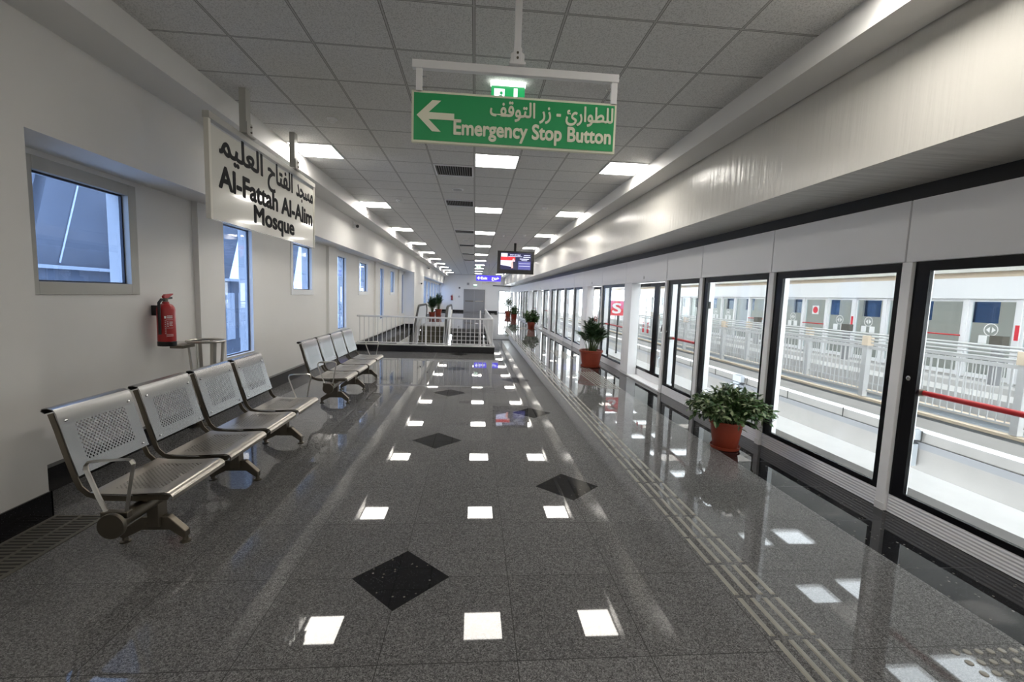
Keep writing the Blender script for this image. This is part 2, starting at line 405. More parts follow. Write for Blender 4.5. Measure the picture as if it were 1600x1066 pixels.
# tactile guiding bars: four raised ribs per tile
tb = MB(); y = -.6+.0
yb = 1.89-.3*16
while yb < 40:
    for c in (1.465, 1.535, 1.605, 1.675):
        a0, a1 = yb+.012, yb+.288
        pts = [(c-.014, a0, 0), (c+.014, a0, 0), (c+.009, a0+.006, .005), (c-.009, a0+.006, .005)]
        lo = [tb.bm.verts.new(p) for p in ((c-.014, a0, .0005), (c+.014, a0, .0005), (c+.014, a1, .0005), (c-.014, a1, .0005))]
        hi = [tb.bm.verts.new(p) for p in ((c-.008, a0+.008, .0055), (c+.008, a0+.008, .0055), (c+.008, a1-.008, .0055), (c-.008, a1-.008, .0055))]
        tb.bm.faces.new(hi)
        for i in range(4): tb.bm.faces.new((lo[i], lo[(i+1) % 4], hi[(i+1) % 4], hi[i]))
    yb += .3
M['tactile'] = pm('worn_tactile_steel', (.32, .305, .265), .28, .35, noise=.2, nscale=15)
struct(tb.build('tactile_strip', M['tactile']), 'row of raised guiding bars running along the grey floor', 'tactile paving')
M['stud'] = pm('tactile_stud_granite', (.30, .285, .25), .25)
for k, (ya, yb_) in enumerate(((.6, 1.80), (7.75, 9.55), (11.6, 13.4), (21.6, 23.2))):
    sm = MB(); a = 2.27
    while a < 2.66:
        b_ = ya+.03
        while b_ < yb_:
            sm.lathe([(.017, .0005), (.015, .004), (.008, .0058)], (a, b_, 0), 10); b_ += .06
        a += .06
    struct(sm.build('tactile_paving', M['stud'], smooth=True), 'patch of raised floor studs, %s one along the platform doors' % nth(k), 'tactile paving')

# drain along the left wall
dr = thing('drain_grating', (-2.6, 3.4, 0), 'long dark slotted floor drain grating beside the left wall behind the near bench', 'drain')
fr = MB(); y0, y1 = .3, 3.16
fr.box(-2.79, -2.765, y0, y1, .0005, .006); fr.box(-2.475, -2.45, y0, y1, .0005, .006); fr.box(-2.625, -2.605, y0, y1, .0005, .006)
fr.build('grating_frame', M['castiron'], dr)
sl = MB(); y = y0+.02
while y < y1:
    sl.box(-2.765, -2.625, y, y+.013, .0005, .005); sl.box(-2.605, -2.475, y, y+.013, .0005, .005); y += .034
sl.build('slat', M['castiron'], dr)
db = MB(); db.box(-2.765, -2.475, y0, y1, .0002, .0012); db.build('channel', M['darkgap'], dr)

# ------------------------------------------------------------------ left wall
small_w = [(3.60, .93), (8.29, .93), (12.88, .96), (17.5, .86)]
tall_w = [(6.02, .82), (10.77, .82), (15.42, .82), (19.88, .84)]
far_w = [(26.3+2.3*i, 1.8) for i in range(7)]
SZ0, SZ1, TZ0, TZ1 = 1.56, 2.39, .65, 2.39
ops = [(a, a+w, SZ0, SZ1) for a, w in small_w] + [(a, a+w, TZ0, TZ1) for a, w in tall_w] + [(a, a+w, 0.95, TZ1) for a, w in far_w]
ops.sort()
wl = MB(); XW, XO, XP, SOF = -3.2, -3.385, -2.8, 2.52
cur = YB
for a, b, z0, z1 in ops:
    wl.box(XO, XW, cur, a, -.3, SOF); wl.box(XO, XW, a, b, -.3, z0); wl.box(XO, XW, a, b, z1, SOF); cur = b
wl.box(XO, XW, cur, YE+.2, -.3, SOF)
wl.box(XW, XP, YB, 3.14, 0, SOF); wl.box(XW, -2.74, 20.8, 24.6, 0, SOF)
for c, e in ((5.48, 6.0), (10.1, 10.72), (14.75, 15.38), (19.2, 19.86)): wl.box(XW, -3.14, c, e, .19, SOF)
wl.box(XO, XP, YB, YE+.2, SOF, 3.6)
struct(wl.build('wall_left', M['wall']))
cv = MB(); cv.box(XP, -2.42, YB, YE, 3.20, 3.6); struct(cv.build('trim_1', M['trimw']), 'white bulkhead step between left wall and ceiling', 'bulkhead')
bl = MB(); bl.box(XP, XP+.012, YB, 3.15, 0, .18); bl.box(XW, XP+.012, 3.14, 3.152, 0, .18); bl.box(XW, XW+.065, 3.152, 20.79, 0, .187); bl.box(XW, -2.728, 20.788, 20.8, 0, .187); bl.box(-2.74, -2.728, 20.8, 24.6, 0, .187)
bl.box(XW, XW+.012, 24.6, YE, 0, .187)
struct(bl.build('baseboard_left', M['granite_black']))
sill = MB(); sill.box(XW, XW+.02, 3.16, 20.78, .187, .25)
def window(n, a, w, z0, z1, face):
    r = thing('window_%d' % n, (XW, a+w/2, z0), '', 'window'); del r['label']; del r['category']; r['kind'] = 'structure'
    fm = MB(); d = .085
    X0, X1 = XW-.06, XW+.012
    if not face: d = .03
    fm.box(X0, X1, a-d if face else a, a+.012, z0-d if face else z0, z1+d if face else z1); fm.box(X0, X1, a+w-.012, a+w+d if face else a+w, z0-d if face else z0, z1+d if face else z1)
    fm.box(X0, X1, a+.012, a+w-.012, z1-.012, z1+d if face else z1); fm.box(X0, X1, a+.012, a+w-.012, z0-d if face else z0, z0+.012)
    fm.build('window_frame', M['frame'] if n == 1 else M['framew'], r, bevel=.003)
    gk = MB()
    for q in ((a+.012, a+.026, z0+.012, z1-.012), (a+w-.026, a+w-.012, z0+.012, z1-.012), (a+.026, a+w-.026, z0+.012, z0+.024), (a+.026, a+w-.026, z1-.026, z1-.012)):
        gk.box(XW-.062, XW-.04, *q)
    gk.build('gasket', M['gasket'], r)
    gl = MB(); gl.box(XW-.05, XW-.044, a+.012, a+w-.012, z0+.012, z1-.012); gl.build('pane', M['glassblue'], r)
n = 1
for (a, w), (c, v) in zip(small_w, tall_w):
    window(n, a, w, SZ0, SZ1, True); window(n+1, c, v, TZ0, TZ1, False); n += 2
for a, w in far_w: window(n, a, w, 0.95, TZ1, False); n += 1

# ------------------------------------------------------------------ ceiling, bulkheads, right beam
c = MB(); c.box(-2.42, 2.29, YB, YE, CZ, CZ+.1); struct(c.build('ceiling', M['ceiling']))
rb = MB(); rb.box(2.29, 2.585, YB, YE, 3.235, 3.6); struct(rb.build('trim_2', M['trimw']), 'white bulkhead step between ceiling and film-wrapped beam', 'bulkhead')
bm_ = MB(); bm_.box(2.60, 3.42, YB, YE, 2.525, 3.6); struct(bm_.build('beam', M['film']), 'long pale beam still in wrinkled protective film above the screen doors', 'beam')
gp = MB(); gp.box(2.585, 2.60, YB, YE, 3.30, 3.6); struct(gp.build('trim_3', M['darkgap']))
bs = MB(); bs.box(3.33, 3.42, YB, YE-.06, 2.405, 2.525); struct(bs.build('trim_4', M['blackplastic']), 'black strip above the white header of the screen doors', 'trim')
wr = MB(); wr.box(3.26, 3.5, YB, 1.45, 0, 2.4); struct(wr.build('wall_right', M['wall']))
wb = MB(); wb.box(-3.45, 3.5, YB-.2, YB, 0, 3.6); struct(wb.build('wall_back', M['wall']))
we = MB(); we.box(-3.45, 2.2, YE, YE+.2, 0, 3.6); we.box(2.2, 3.6, YE, YE+.2, 2.04, 3.6); struct(we.build('wall_end', M['gypsum']))
bb = MB(); bb.box(-3.13, -1.02, YE-.014, YE, 0, .18); bb.box(.9, 2.1, YE-.014, YE, 0, .18); struct(bb.build('baseboard_end', M['granite_black']))
te = MB(); te.box(1.62, 3.3, YE-.05, YE, 2.46, 2.53); struct(te.build('trim_5', M['blackplastic']))

# ------------------------------------------------------------------ ceiling lights and fittings
def light(x0, x1, y, label):
    r = thing('ceiling_light', ((x0+x1)/2, y+.3, CZ), label, 'ceiling light', 'square ceiling light panels')
    f = MB(); z0, z1 = CZ-.014, CZ-.001
    f.box(x0+.004, x1-.004, y+.004, y+.02, z0, z1); f.box(x0+.004, x1-.004, y+.58, y+.596, z0, z1); f.box(x0+.004, x0+.02, y+.02, y+.58, z0, z1); f.box(x1-.02, x1-.004, y+.02, y+.58, z0, z1)
    f.build('light_frame', M['white'], r)
    d = MB(); d.box(x0+.02, x1-.02, y+.02, y+.58, CZ-.010, CZ-.002); d.build('diffuser', M['lamp'], r)
for i in range(10):
    y = 6.10+3.6*i
    for x0, x1, nm in ((-2.415, -1.855, 'left row'), (-.055, .545, 'middle row'), (1.745, 2.285, 'right row')):
        light(x0, x1, y, 'square light panel, %s to the camera in the %s' % (nth(i), nm))
for y in (1.9, -1.7, -5.3, -8.9):
    for x0, x1, nm in ((-2.415, -1.855, 'left row'), (-.055, .545, 'middle row'), (1.745, 2.285, 'right row')):
        if y > 0 and x0 < 1: continue
        light(x0, x1, y, 'ceiling light panel of the %s %s' % (nm, {1.9: 'just overhead, outside the picture', -1.7: 'just behind the camera', -5.3: 'two rows behind the camera', -8.9: 'three rows behind the camera'}[y]))

M['slot'] = pm('grey_air_slat', (.42, .42, .42), .5)
for i, y in enumerate((6.7, 9.1, 13.2, 16.9, 20.5, 24.1)):
    r = thing('air_vent', (-.355, y+.3, CZ), 'slatted ceiling air grille left of the middle lights, %s to the camera' % nth(i), 'air vent', 'ceiling air grilles')
    f = MB(); a0, a1 = -.64, -.07
    f.box(a0, a1, y+.015, y+.035, CZ-.016, CZ-.001); f.box(a0, a1, y+.565, y+.585, CZ-.016, CZ-.001); f.box(a0, a0+.02, y+.035, y+.565, CZ-.016, CZ-.001); f.box(a1-.02, a1, y+.035, y+.565, CZ-.016, CZ-.001)
    f.build('vent_frame', M['white'], r)
    b = MB(); b.box(a0+.02, a1-.02, y+.035, y+.565, CZ-.004, CZ-.001); b.build('vent_backing', M['darkgap'], r)
    s = MB(); x = a0+.035
    while x < a1-.03:
        s.obox((x, y+.3, CZ-.010), (.002, 0, .006), (0, .262, 0), (.001, 0, -.0006)); x += .034
    s.build('vent_slat', M['slot'], r)
for i, (x, y) in enumerate(((-.35, 8.2), (-.35, 15.6))):
    r = thing('ceiling_speaker', (x, y, CZ), 'round white ceiling speaker, %s' % ('between the first two air grilles' if i == 0 else 'beyond the third air grille'), 'speaker')
    MB().lathe([(.09, -.001), (.11, -.004), (.10, -.016), (.085, -.018)], (x, y, CZ)).build('speaker_rim', M['white'], r, True)
    MB().lathe([(.084, -.016), (.08, -.019), (.01, -.021)], (x, y, CZ)).build('speaker_mesh', M['slot'], r, True)
for i, (x, y, w) in enumerate(((-1.58, 5.22, 'over the second hanger of the mosque sign'), (-1.57, 9.42, 'between the first two left lights'), (1.39, 9.45, 'between the middle and right lights'), (.83, 14.0, 'in front of the hanging screen'), (1.43, 13.65, 'beside the right lights near the hanging screen'))):
    r = thing('smoke_detector', (x, y, CZ), 'small round smoke detector in the ceiling %s' % w, 'smoke detector')
    MB().lathe([(.055, -.001), (.055, -.012), (.045, -.02)], (x, y, CZ), 20).build('detector_base', M['white'], r, True)
    MB().lathe([(.03, -.02), (.033, -.035), (.02, -.045)], (x, y, CZ), 16).build('detector_head', M['whitesign'], r, True)

# ------------------------------------------------------------------ hanging signs
UX, UY, UZ = (1, 0, 0), (0, 1, 0), (0, 0, 1)
# emergency stop button sign, faces the camera
Y = 2.8
r = thing('hanging_sign', (.21, Y, 2.46), 'green hanging sign with a white arrow reading Emergency Stop Button', 'sign')
po = MB(); po.box(.192, .232, Y-.015, Y+.025, 2.93, CZ-.001); po.build('pole', M['white'], r, bevel=.003)
br = MB(); br.box(.165, .259, Y-.04, Y+.05, 2.925, 2.94)
br.prism([(.172, Y-.022, 2.94), (.252, Y-.022, 2.94), (.252, Y-.022, 2.985), (.235, Y-.022, 3.0), (.189, Y-.022, 3.0), (.172, Y-.022, 2.985)], (0, -.004, 0))
br.prism([(.172, Y+.028, 2.94), (.252, Y+.028, 2.94), (.252, Y+.028, 2.985), (.235, Y+.028, 3.0), (.189, Y+.028, 3.0), (.172, Y+.028, 2.985)], (0, .004, 0))
br.box(.188, .236, Y-.032, Y-.026, 2.94, 3.02)
bk = br.build('bracket', M['white'], r, bevel=.002)
bo = MB(); bo.cyl((.212, Y-.036, 2.962), (.212, Y-.031, 2.962), .007, 10); bo.cyl((.212, Y-.036, 2.99), (.212, Y-.031, 2.99), .007, 10); bo.build('bolt', M['ssdark'], bk)
MB().box(-.395, .825, Y-.018, Y+.018, 2.875, 2.92).build('crossbar', M['white'], r, bevel=.002)
for sx in (-.372, .785):
    h = MB(); h.box(sx, sx+.035, Y-.012, Y+.012, 2.745, 2.875); hg = h.build('hanger', M['white'], r)
    b2 = MB(); s = 1 if sx < 0 else -1; xx = sx+.035 if sx < 0 else sx
    for z in (2.775, 2.835): b2.cyl((xx, Y, z), (xx+s*.028, Y, z), .004, 8)
    b2.build('bolt', M['chrome'], hg)
MB().box(-.395, .822, Y-.012, Y+.012, 2.462, 2.752).build('sign_rim', M['signcream'], r)
MB().box(-.382, .809, Y-.0155, Y-.012, 2.475, 2.739).build('sign_face', M['signgreen'], r)
yo = Y-.0155
decal('arrow', [[(-.365, 2.613), (-.275, 2.70), (-.225, 2.70), (-.297, 2.632), (-.148, 2.632), (-.148, 2.594), (-.297, 2.594), (-.225, 2.526), (-.275, 2.526)]], M['signcream'], (0, yo, 0), UX, UZ, r)
text_obj('lettering', 'Emergency Stop Button', M['signcream'], (-.148, yo, 2.518), UX, UZ, .94, .083, r, bold=.03)
AR1 = '\ufed2\ufed7\ufeee\ufe98\ufedf\ufe8d \ufead\ufeaf - \ufe89\ufead\ufe8d\ufeee\ufec4\ufee0\ufedf'
text_obj('arabic_lettering', AR1, M['signcream'], (.062, yo, 2.638), UX, UZ, .738, .082, r, bold=.022)

# station name sign, faces the corridor (+X)
XS = -2.2
r = thing('hanging_sign', (XS, 5.2, 2.14), 'long white hanging sign lettered Al-Fattah Al-Alim Mosque beside the left wall', 'sign')
for y in (4.63, 5.78):
    p = MB(); p.box(XS-.03, XS+.03, y-.045, y+.045, 3.02, CZ-.001); q = p.build('pole', M['frame'], r)
    b = MB(); b.box(XS-.045, XS+.06, y-.075, y+.075, 2.992, 3.002); b.box(XS+.032, XS+.042, y-.05, y+.05, 3.002, 3.12); b.build('bracket', M['frame'], q)
    b = MB()
    for z in (3.04, 3.09): b.cyl((XS+.042, y+.02, z), (XS+.055, y+.02, z), .008, 8)
    b.build('bolt', M['ssdark'], q)
MB().box(XS-.028, XS+.028, 3.99, 6.43, 2.935, 2.99).build('crossbar', M['frame'], r, bevel=.003)
for y in (3.99, 6.395): MB().box(XS-.02, XS+.02, y, y+.035, 2.135, 2.935).build('upright', M['cream'], r, bevel=.002)
MB().box(XS-.012, XS+.012, 4.03, 6.39, 2.14, 2.90).build('sign_face', M['signwhite'], r)
xo = XS+.012
AR2_ = '\ufee2\ufef4\ufee0\ufecc\ufedf\ufe8d  \ufea1\ufe8e\ufe98\ufed4\ufedf\ufe8d  \ufeaa\ufea0\ufeb4\ufee3'
for wd, y0, wid in (('\ufee4\ufef4\ufee0\ufecc\ufedf\ufe8d', 4.16, .78), ('\ufea1\ufe8e\ufe98\ufed4\ufedf\ufe8d', 5.06, .64), ('\ufeaa\ufea0\ufeb4\ufee3', 5.82, .55)):
    text_obj('arabic_word', wd, M['letter'], (xo, y0, 2.715), UY, UZ, wid, .20, r, bold=.026)
text_obj('lettering', 'Al-Fattah Al-Alim', M['letter'], (xo, 4.14, 2.425), UY, UZ, 2.2, .185, r, bold=.034)
text_obj('lettering', 'Mosque', M['letter'], (xo, 4.75, 2.225), UY, UZ, .98, .165, r, bold=.034)

# exit boxes
def running_man(u, v, s):
    P = [circ(u+.30*s, v+.80*s, .10*s, 12)]
    P.append([(u+.10*s, v+.62*s), (u+.32*s, v+.70*s), (u+.38*s, v+.60*s), (u+.26*s, v+.36*s), (u+.12*s, v+.40*s)])
    P.append([(u+.26*s, v+.38*s), (u+.44*s, v+.24*s), (u+.40*s, v+.02*s), (u+.33*s, v+.02*s), (u+.36*s, v+.2*s), (u+.14*s, v+.34*s)])
    P.append([(u+.12*s, v+.42*s), (u+.2*s, v+.36*s), (u+.10*s, v+.16*s), (u-.14*s, v+.12*s), (u-.14*s, v+.19*s), (u+.04*s, v+.22*s)])
    P.append([(u+.10*s, v+.62*s), (u+.14*s, v+.55*s), (u-.02*s, v+.42*s), (u-.07*s, v+.46*s)])
    P.append([(u+.36*s, v+.64*s), (u+.54*s, v+.50*s), (u+.52*s, v+.44*s), (u+.34*s, v+.56*s)])
    return P
def exit_box(x0, x1, y, z1, label, hh):
    r = thing('exit_sign', ((x0+x1)/2, y, z1-hh), label, 'exit sign')
    w = x1-x0
    MB().box(x0, x1, y-.02, y+.02, z1-.035, z1-.001).build('light_strip', M['lampstrip'], r)
    MB().box(x0+.005, x1-.005, y-.006, y+.006, z1-hh, z1-.035).build('sign_face', M['litgreen'], r)
    o = (x0, y-.006, z1-hh); s = hh*.75
    decal('door_symbol', [rect(w*.10, w*.40, .03*1, hh-.06)], M['litwhite'], o, UX, UZ, r, .001)
    decal('running_figure', running_man(w*.17, .03, s*.78), M['litgreen'], (x0, y-.0072, z1-hh), UX, UZ, r, .001)
    m = w*.72
    decal('arrow', [[(m-.016, hh-.05), (m+.016, hh-.05), (m+.016, .07), (m+.05, .10), (m+.05, .06), (m, .02), (m-.05, .06), (m-.05, .10), (m-.016, .07)]], M['litwhite'], o, UX, UZ, r, .002)
exit_box(.09, .39, 4.1, CZ, 'green lit exit box with a running figure and arrow, behind the Emergency Stop Button sign', .235)
exit_box(.03, .33, 27.9, CZ-.02, 'small green exit box far down the middle row of lights', .2)
exit_box(-.15, .15, YE-.03, 2.52, 'small white-green exit lamp above the grey double door', .12)

# blue exit sign
Y = 26.8
r = thing('exit_sign', (.76, Y, 2.36), 'blue lit hanging sign reading Exit with an arrow, in front of the end wall', 'exit sign')
MB().cyl((.77, Y, 2.74), (.77, Y, CZ-.001), .022, 10).build('pole', M['railw'], r)
MB().box(.05, 1.48, Y-.05, Y+.05, 2.42, 2.745).build('sign_box', M['blue'], r)
MB().box(.40, 1.50, Y-.02, Y+.02, 2.235, 2.415).build('lower_panel', M['signwhite'], r)
decal('printed_line', [rect(.62, 1.25, 2.31, 2.325), rect(.72, 1.15, 2.35, 2.36)], M['letter'], (0, Y-.02, 0), UX, UZ, r)
yo = Y-.05
decal('arrow', [[(.10, 2.585), (.20, 2.685), (.235, 2.655), (.185, 2.605), (.29, 2.605), (.29, 2.565), (.185, 2.565), (.235, 2.515), (.20, 2.485)]], M['litwhite'], (0, yo, 0), UX, UZ, r)
text_obj('lettering', 'Exit', M['litwhite'], (.33, yo, 2.515), UX, UZ, .36, .15, r, bold=.02)
text_obj('arabic_lettering', '\ufe9d\ufeed\ufeae\ufea7', M['litwhite'], (.96, yo, 2.55), UX, UZ, .42, .16, r, bold=.02)

# hanging monitor
Y = 15.9
r = thing('hanging_monitor', (1.35, Y, 2.25), 'black flat-screen monitor hanging from the ceiling showing a red and white picture', 'monitor')
MB().box(1.31, 1.39, Y-.03, Y+.03, 3.10, CZ-.001).build('pole', M['blackplastic'], r)
MB().box(.74, 2.02, Y-.06, Y+.02, 2.36, 3.14).build('casing', M['blackplastic'], r, bevel=.008)
M['scr'] = emit('dark_screen', (.012, .012, .045), 1.0)
scx = r
MB().box(.85, 1.92, Y-.063, Y-.06, 2.50, 3.08).build('screen', M['scr'], r)
def E2(name, c, s=1): 
    M[name] = emit('screen_'+name, c, s); return M[name]
o = (0, Y-.063, 0)
decal('logo_block', [rect(.87, 1.09, 2.94, 3.06)], E2('logo', (.72, .76, .95)), o, UX, UZ, r)
decal('red_band', [rect(.86, 1.36, 2.82, 2.94)], E2('redb', (.62, .02, .03)), o, UX, UZ, r)
decal('white_band', [[(.86, 2.66), (1.25, 2.60), (1.36, 2.63), (1.36, 2.82), (.86, 2.82)]], E2('whiteb', (.60, .60, .85)), o, UX, UZ, r)
decal('portrait', [circ(1.30, 2.84, .035, 14, .05), [(1.25, 2.79), (1.34, 2.79), (1.40, 2.60), (1.24, 2.55), (1.20, 2.70)]], E2('face', (.75, .35, .32)), (0, Y-.0655, 0), UX, UZ, r)
decal('suit', [[(1.28, 2.78), (1.40, 2.80), (1.44, 2.53), (1.30, 2.53)]], E2('suit', (.02, .02, .04)), (0, Y-.068, 0), UX, UZ, r)
decal('side_panel', [rect(1.47, 1.90, 2.52, 2.80)], E2('side', (.07, .07, .22)), o, UX, UZ, r)
decal('text_line', [rect(1.49, 1.88, 2.72, 2.73), rect(1.49, 1.88, 2.63, 2.64), rect(1.12, 1.60, 2.95, 2.965), rect(1.66, 1.88, 3.0, 3.015), rect(1.64, 1.89, 2.935, 2.955), rect(1.52, 1.84, 2.87, 2.89), rect(1.58, 1.78, 2.82, 2.835)], E2('lines', (.62, .64, .85)), (0, Y-.0655, 0), UX, UZ, r)
text_obj('screen_lettering', 'EAST OF NILE', M['lines'], (1.18, Y-.063, 2.99), UX, UZ, .36, .045, r, bold=.01)

# ------------------------------------------------------------------ cameras on the left wall
def cctv(x, y, z, label):
    r = thing('security_camera', (x, y, z), label, 'security camera')
    MB().box(x, x+.03, y-.06, y+.06, z, z+.14).build('wall_bracket', M['whitesign'], r, bevel=.005)
    MB().tube([(x+.03, y, z+.08), (x+.10, y-.02, z+.06)], .02, 10).build('arm', M['whitesign'], r)
    MB().tube([(x+.08, y+.05, z+.05), (x+.13, y-.14, z+.03)], .042, 14).build('camera_body', M['whitesign'], r, True)
    MB().tube([(x+.13, y-.142, z+.03), (x+.136, y-.165, z+.027)], .036, 14).build('lens', M['blackplastic'], r)
cctv(XP, 10.75, 3.0, 'white security camera high on the left wall, the nearer one')
cctv(XP, 26.6, 2.98, 'small dark-lensed security camera high on the left wall, the farther one')
cctv(-2.74, 22.6, 2.02, 'tiny security camera on the second white pier of the left wall')

# ------------------------------------------------------------------ fire extinguishers
def extinguisher(x, y, z, label, s=1):
    r = thing('fire_extinguisher', (x, y, z), label, 'fire extinguisher')
    R = .078*s
    pr = [(R*.9, 0), (R*.98, .005), (R*.98, .05*s), (R, .055*s), (R, .36*s), (R*.93, .385*s), (R*.72, .408*s), (R*.4, .422*s), (R*.35, .44*s)]
    body = MB().lathe(pr, (x, y, z), 32).build('cylinder', M['red'], r, True)
    MB().lathe([(R*1.02, -.002), (R*1.03, .0), (R*1.03, .042*s), (R*1.0, .044*s)], (x, y, z), 32).build('foot_ring', M['blackplastic'], r, True)
    MB().cyl((x, y, z+.438*s), (x, y, z+.475*s), .022*s, 14).build('valve', M['ssdark'], r, True)
    h = MB(); h.prism([(x-.012, y-.03*s, z+.475*s), (x-.012, y+.02*s, z+.475*s), (x-.012, y+.10*s, z+.512*s), (x-.012, y+.10*s, z+.522*s), (x-.012, y-.01*s, z+.512*s), (x-.012, y-.035*s, z+.495*s)], (.024, 0, 0))
    h.build('lever', M['red'], r)
    h = MB(); h.prism([(x-.010, y, z+.462*s), (x-.010, y+.09*s, z+.468*s), (x-.010, y+.09*s, z+.488*s), (x-.010, y, z+.474*s)], (.02, 0, 0)); h.build('carry_handle', M['blackplastic'], r)
    MB().tube([(x, y-.018, z+.458*s), (x, y-.06*s, z+.462*s), (x, y-.098*s, z+.43*s), (x+.004, y-.105*s, z+.36*s), (x+.004, y-.104*s, z+.2*s), (x, y-.100*s, z+.12*s)], .013*s, 10).build('hose', M['darkrubber'], r, True)
    MB().box(x-.118, x-.075, y-.03, y+.03, z+.30*s, z+.40*s).build('wall_bracket', M['blackplastic'], r)
    # printed label: curved patch
    a0 = math.radians(-70)
    def band(name, z0, z1, u0, u1, mat, k=12):
        mb = MB(); rr = R+.0015
        for i in range(k):
            t0 = a0+(u0+(u1-u0)*i/k); t1 = a0+(u0+(u1-u0)*(i+1)/k)
            mb.face([(x+rr*math.cos(t0), y+rr*math.sin(t0), z+z0), (x+rr*math.cos(t1), y+rr*math.sin(t1), z+z0), (x+rr*math.cos(t1), y+rr*math.sin(t1), z+z1), (x+rr*math.cos(t0), y+rr*math.sin(t0), z+z1)])
        return mb
    if s == 1:
        lab = MB()
        for (z0, z1, u0, u1) in ((.276, .30, .02, .22), (.285, .292, .3, .9), (.300, .304, .3, .9), (.278, .281, .3, .9), (.262, .264, .2, .95), (.09, .262, .2, .212), (.18, .182, .2, .95), (.115, .118, .2, .95), (.10, .104, .2, .95),
                                 (.24, .246, .3, .42), (.225, .231, .3, .42), (.21, .216, .3, .42), (.195, .201, .3, .42), (.24, .244, .52, .9), (.228, .232, .52, .9), (.216, .22, .52, .85), (.204, .208, .52, .9),
                                 (.25, .256, .06, .14), (.232, .238, .06, .14), (.214, .22, .06, .14), (.196, .202, .06, .14), (.178, .184, .06, .14), (.16, .166, .06, .14), (.142, .148, .06, .14), (.124, .13, .06, .14)):
            b = band('l', z0, z1, u0, u1, None); tmp = bpy.data.meshes.new('t'); b.bm.to_mesh(tmp); lab.bm.from_mesh(tmp); bpy.data.meshes.remove(tmp); b.bm.free()
        lab.build('printed_label', M['whitesign'], r, recalc=False)
extinguisher(-3.075, 4.79, .97, 'red fire extinguisher on the left wall beneath the first window')
extinguisher(-2.1, YE-.13, 1.05, 'small red fire extinguisher on the far end wall above a plant', 1.02)

# ------------------------------------------------------------------ litter bin ring stand
bx, by = -2.98, 5.28
r = thing('litter_bin', (bx, by, 0), 'open stainless ring bin stand with flat slats against the left wall', 'litter bin')
def ring(mb, c, R, z, r_, seg=36):
    mb.tube([(c[0]+R*math.cos(2*PI*k/seg), c[1]+R*math.sin(2*PI*k/seg), z) for k in range(seg+1)], r_, 8, False)
m = MB(); ring(m, (bx, by), .18, .97, .014); m.build('top_ring', M['ss'], r, True)
m = MB(); ring(m, (bx, by), .12, .25, .010); m.build('bottom_ring', M['ss'], r, True)
MB().lathe([(.12, .235), (.12, .245), (.01, .246)], (bx, by, 0)).build('bottom_plate', M['ssdark'], r)
for k in range(8):
    a = 2*PI*k/8+.2
    c0 = Vector((bx+.178*math.cos(a), by+.178*math.sin(a), .965)); c1 = Vector((bx+.12*math.cos(a), by+.12*math.sin(a), .25))
    d = (c1-c0); tt = Vector((-math.sin(a), math.cos(a), 0)); nr = Vector((math.cos(a), math.sin(a), 0))
    mb = MB(); mb.obox((c0+c1)/2, d/2, tt*.016, nr*.003); mb.build('slat', M['ss'], r)
MB().cyl((bx-.12, by, .0), (bx-.12, by, .25), .018, 12).build('post', M['ssdark'], r)
MB().lathe([(.09, 0), (.09, .008), (.02, .012)], (bx-.12+.02, by, 0)).build('base_plate', M['ssdark'], r)
MB().box(bx-.15, bx-.02, by-.37, by-.17, .925, .955).build('wall_arm', M['ssdark'], r)

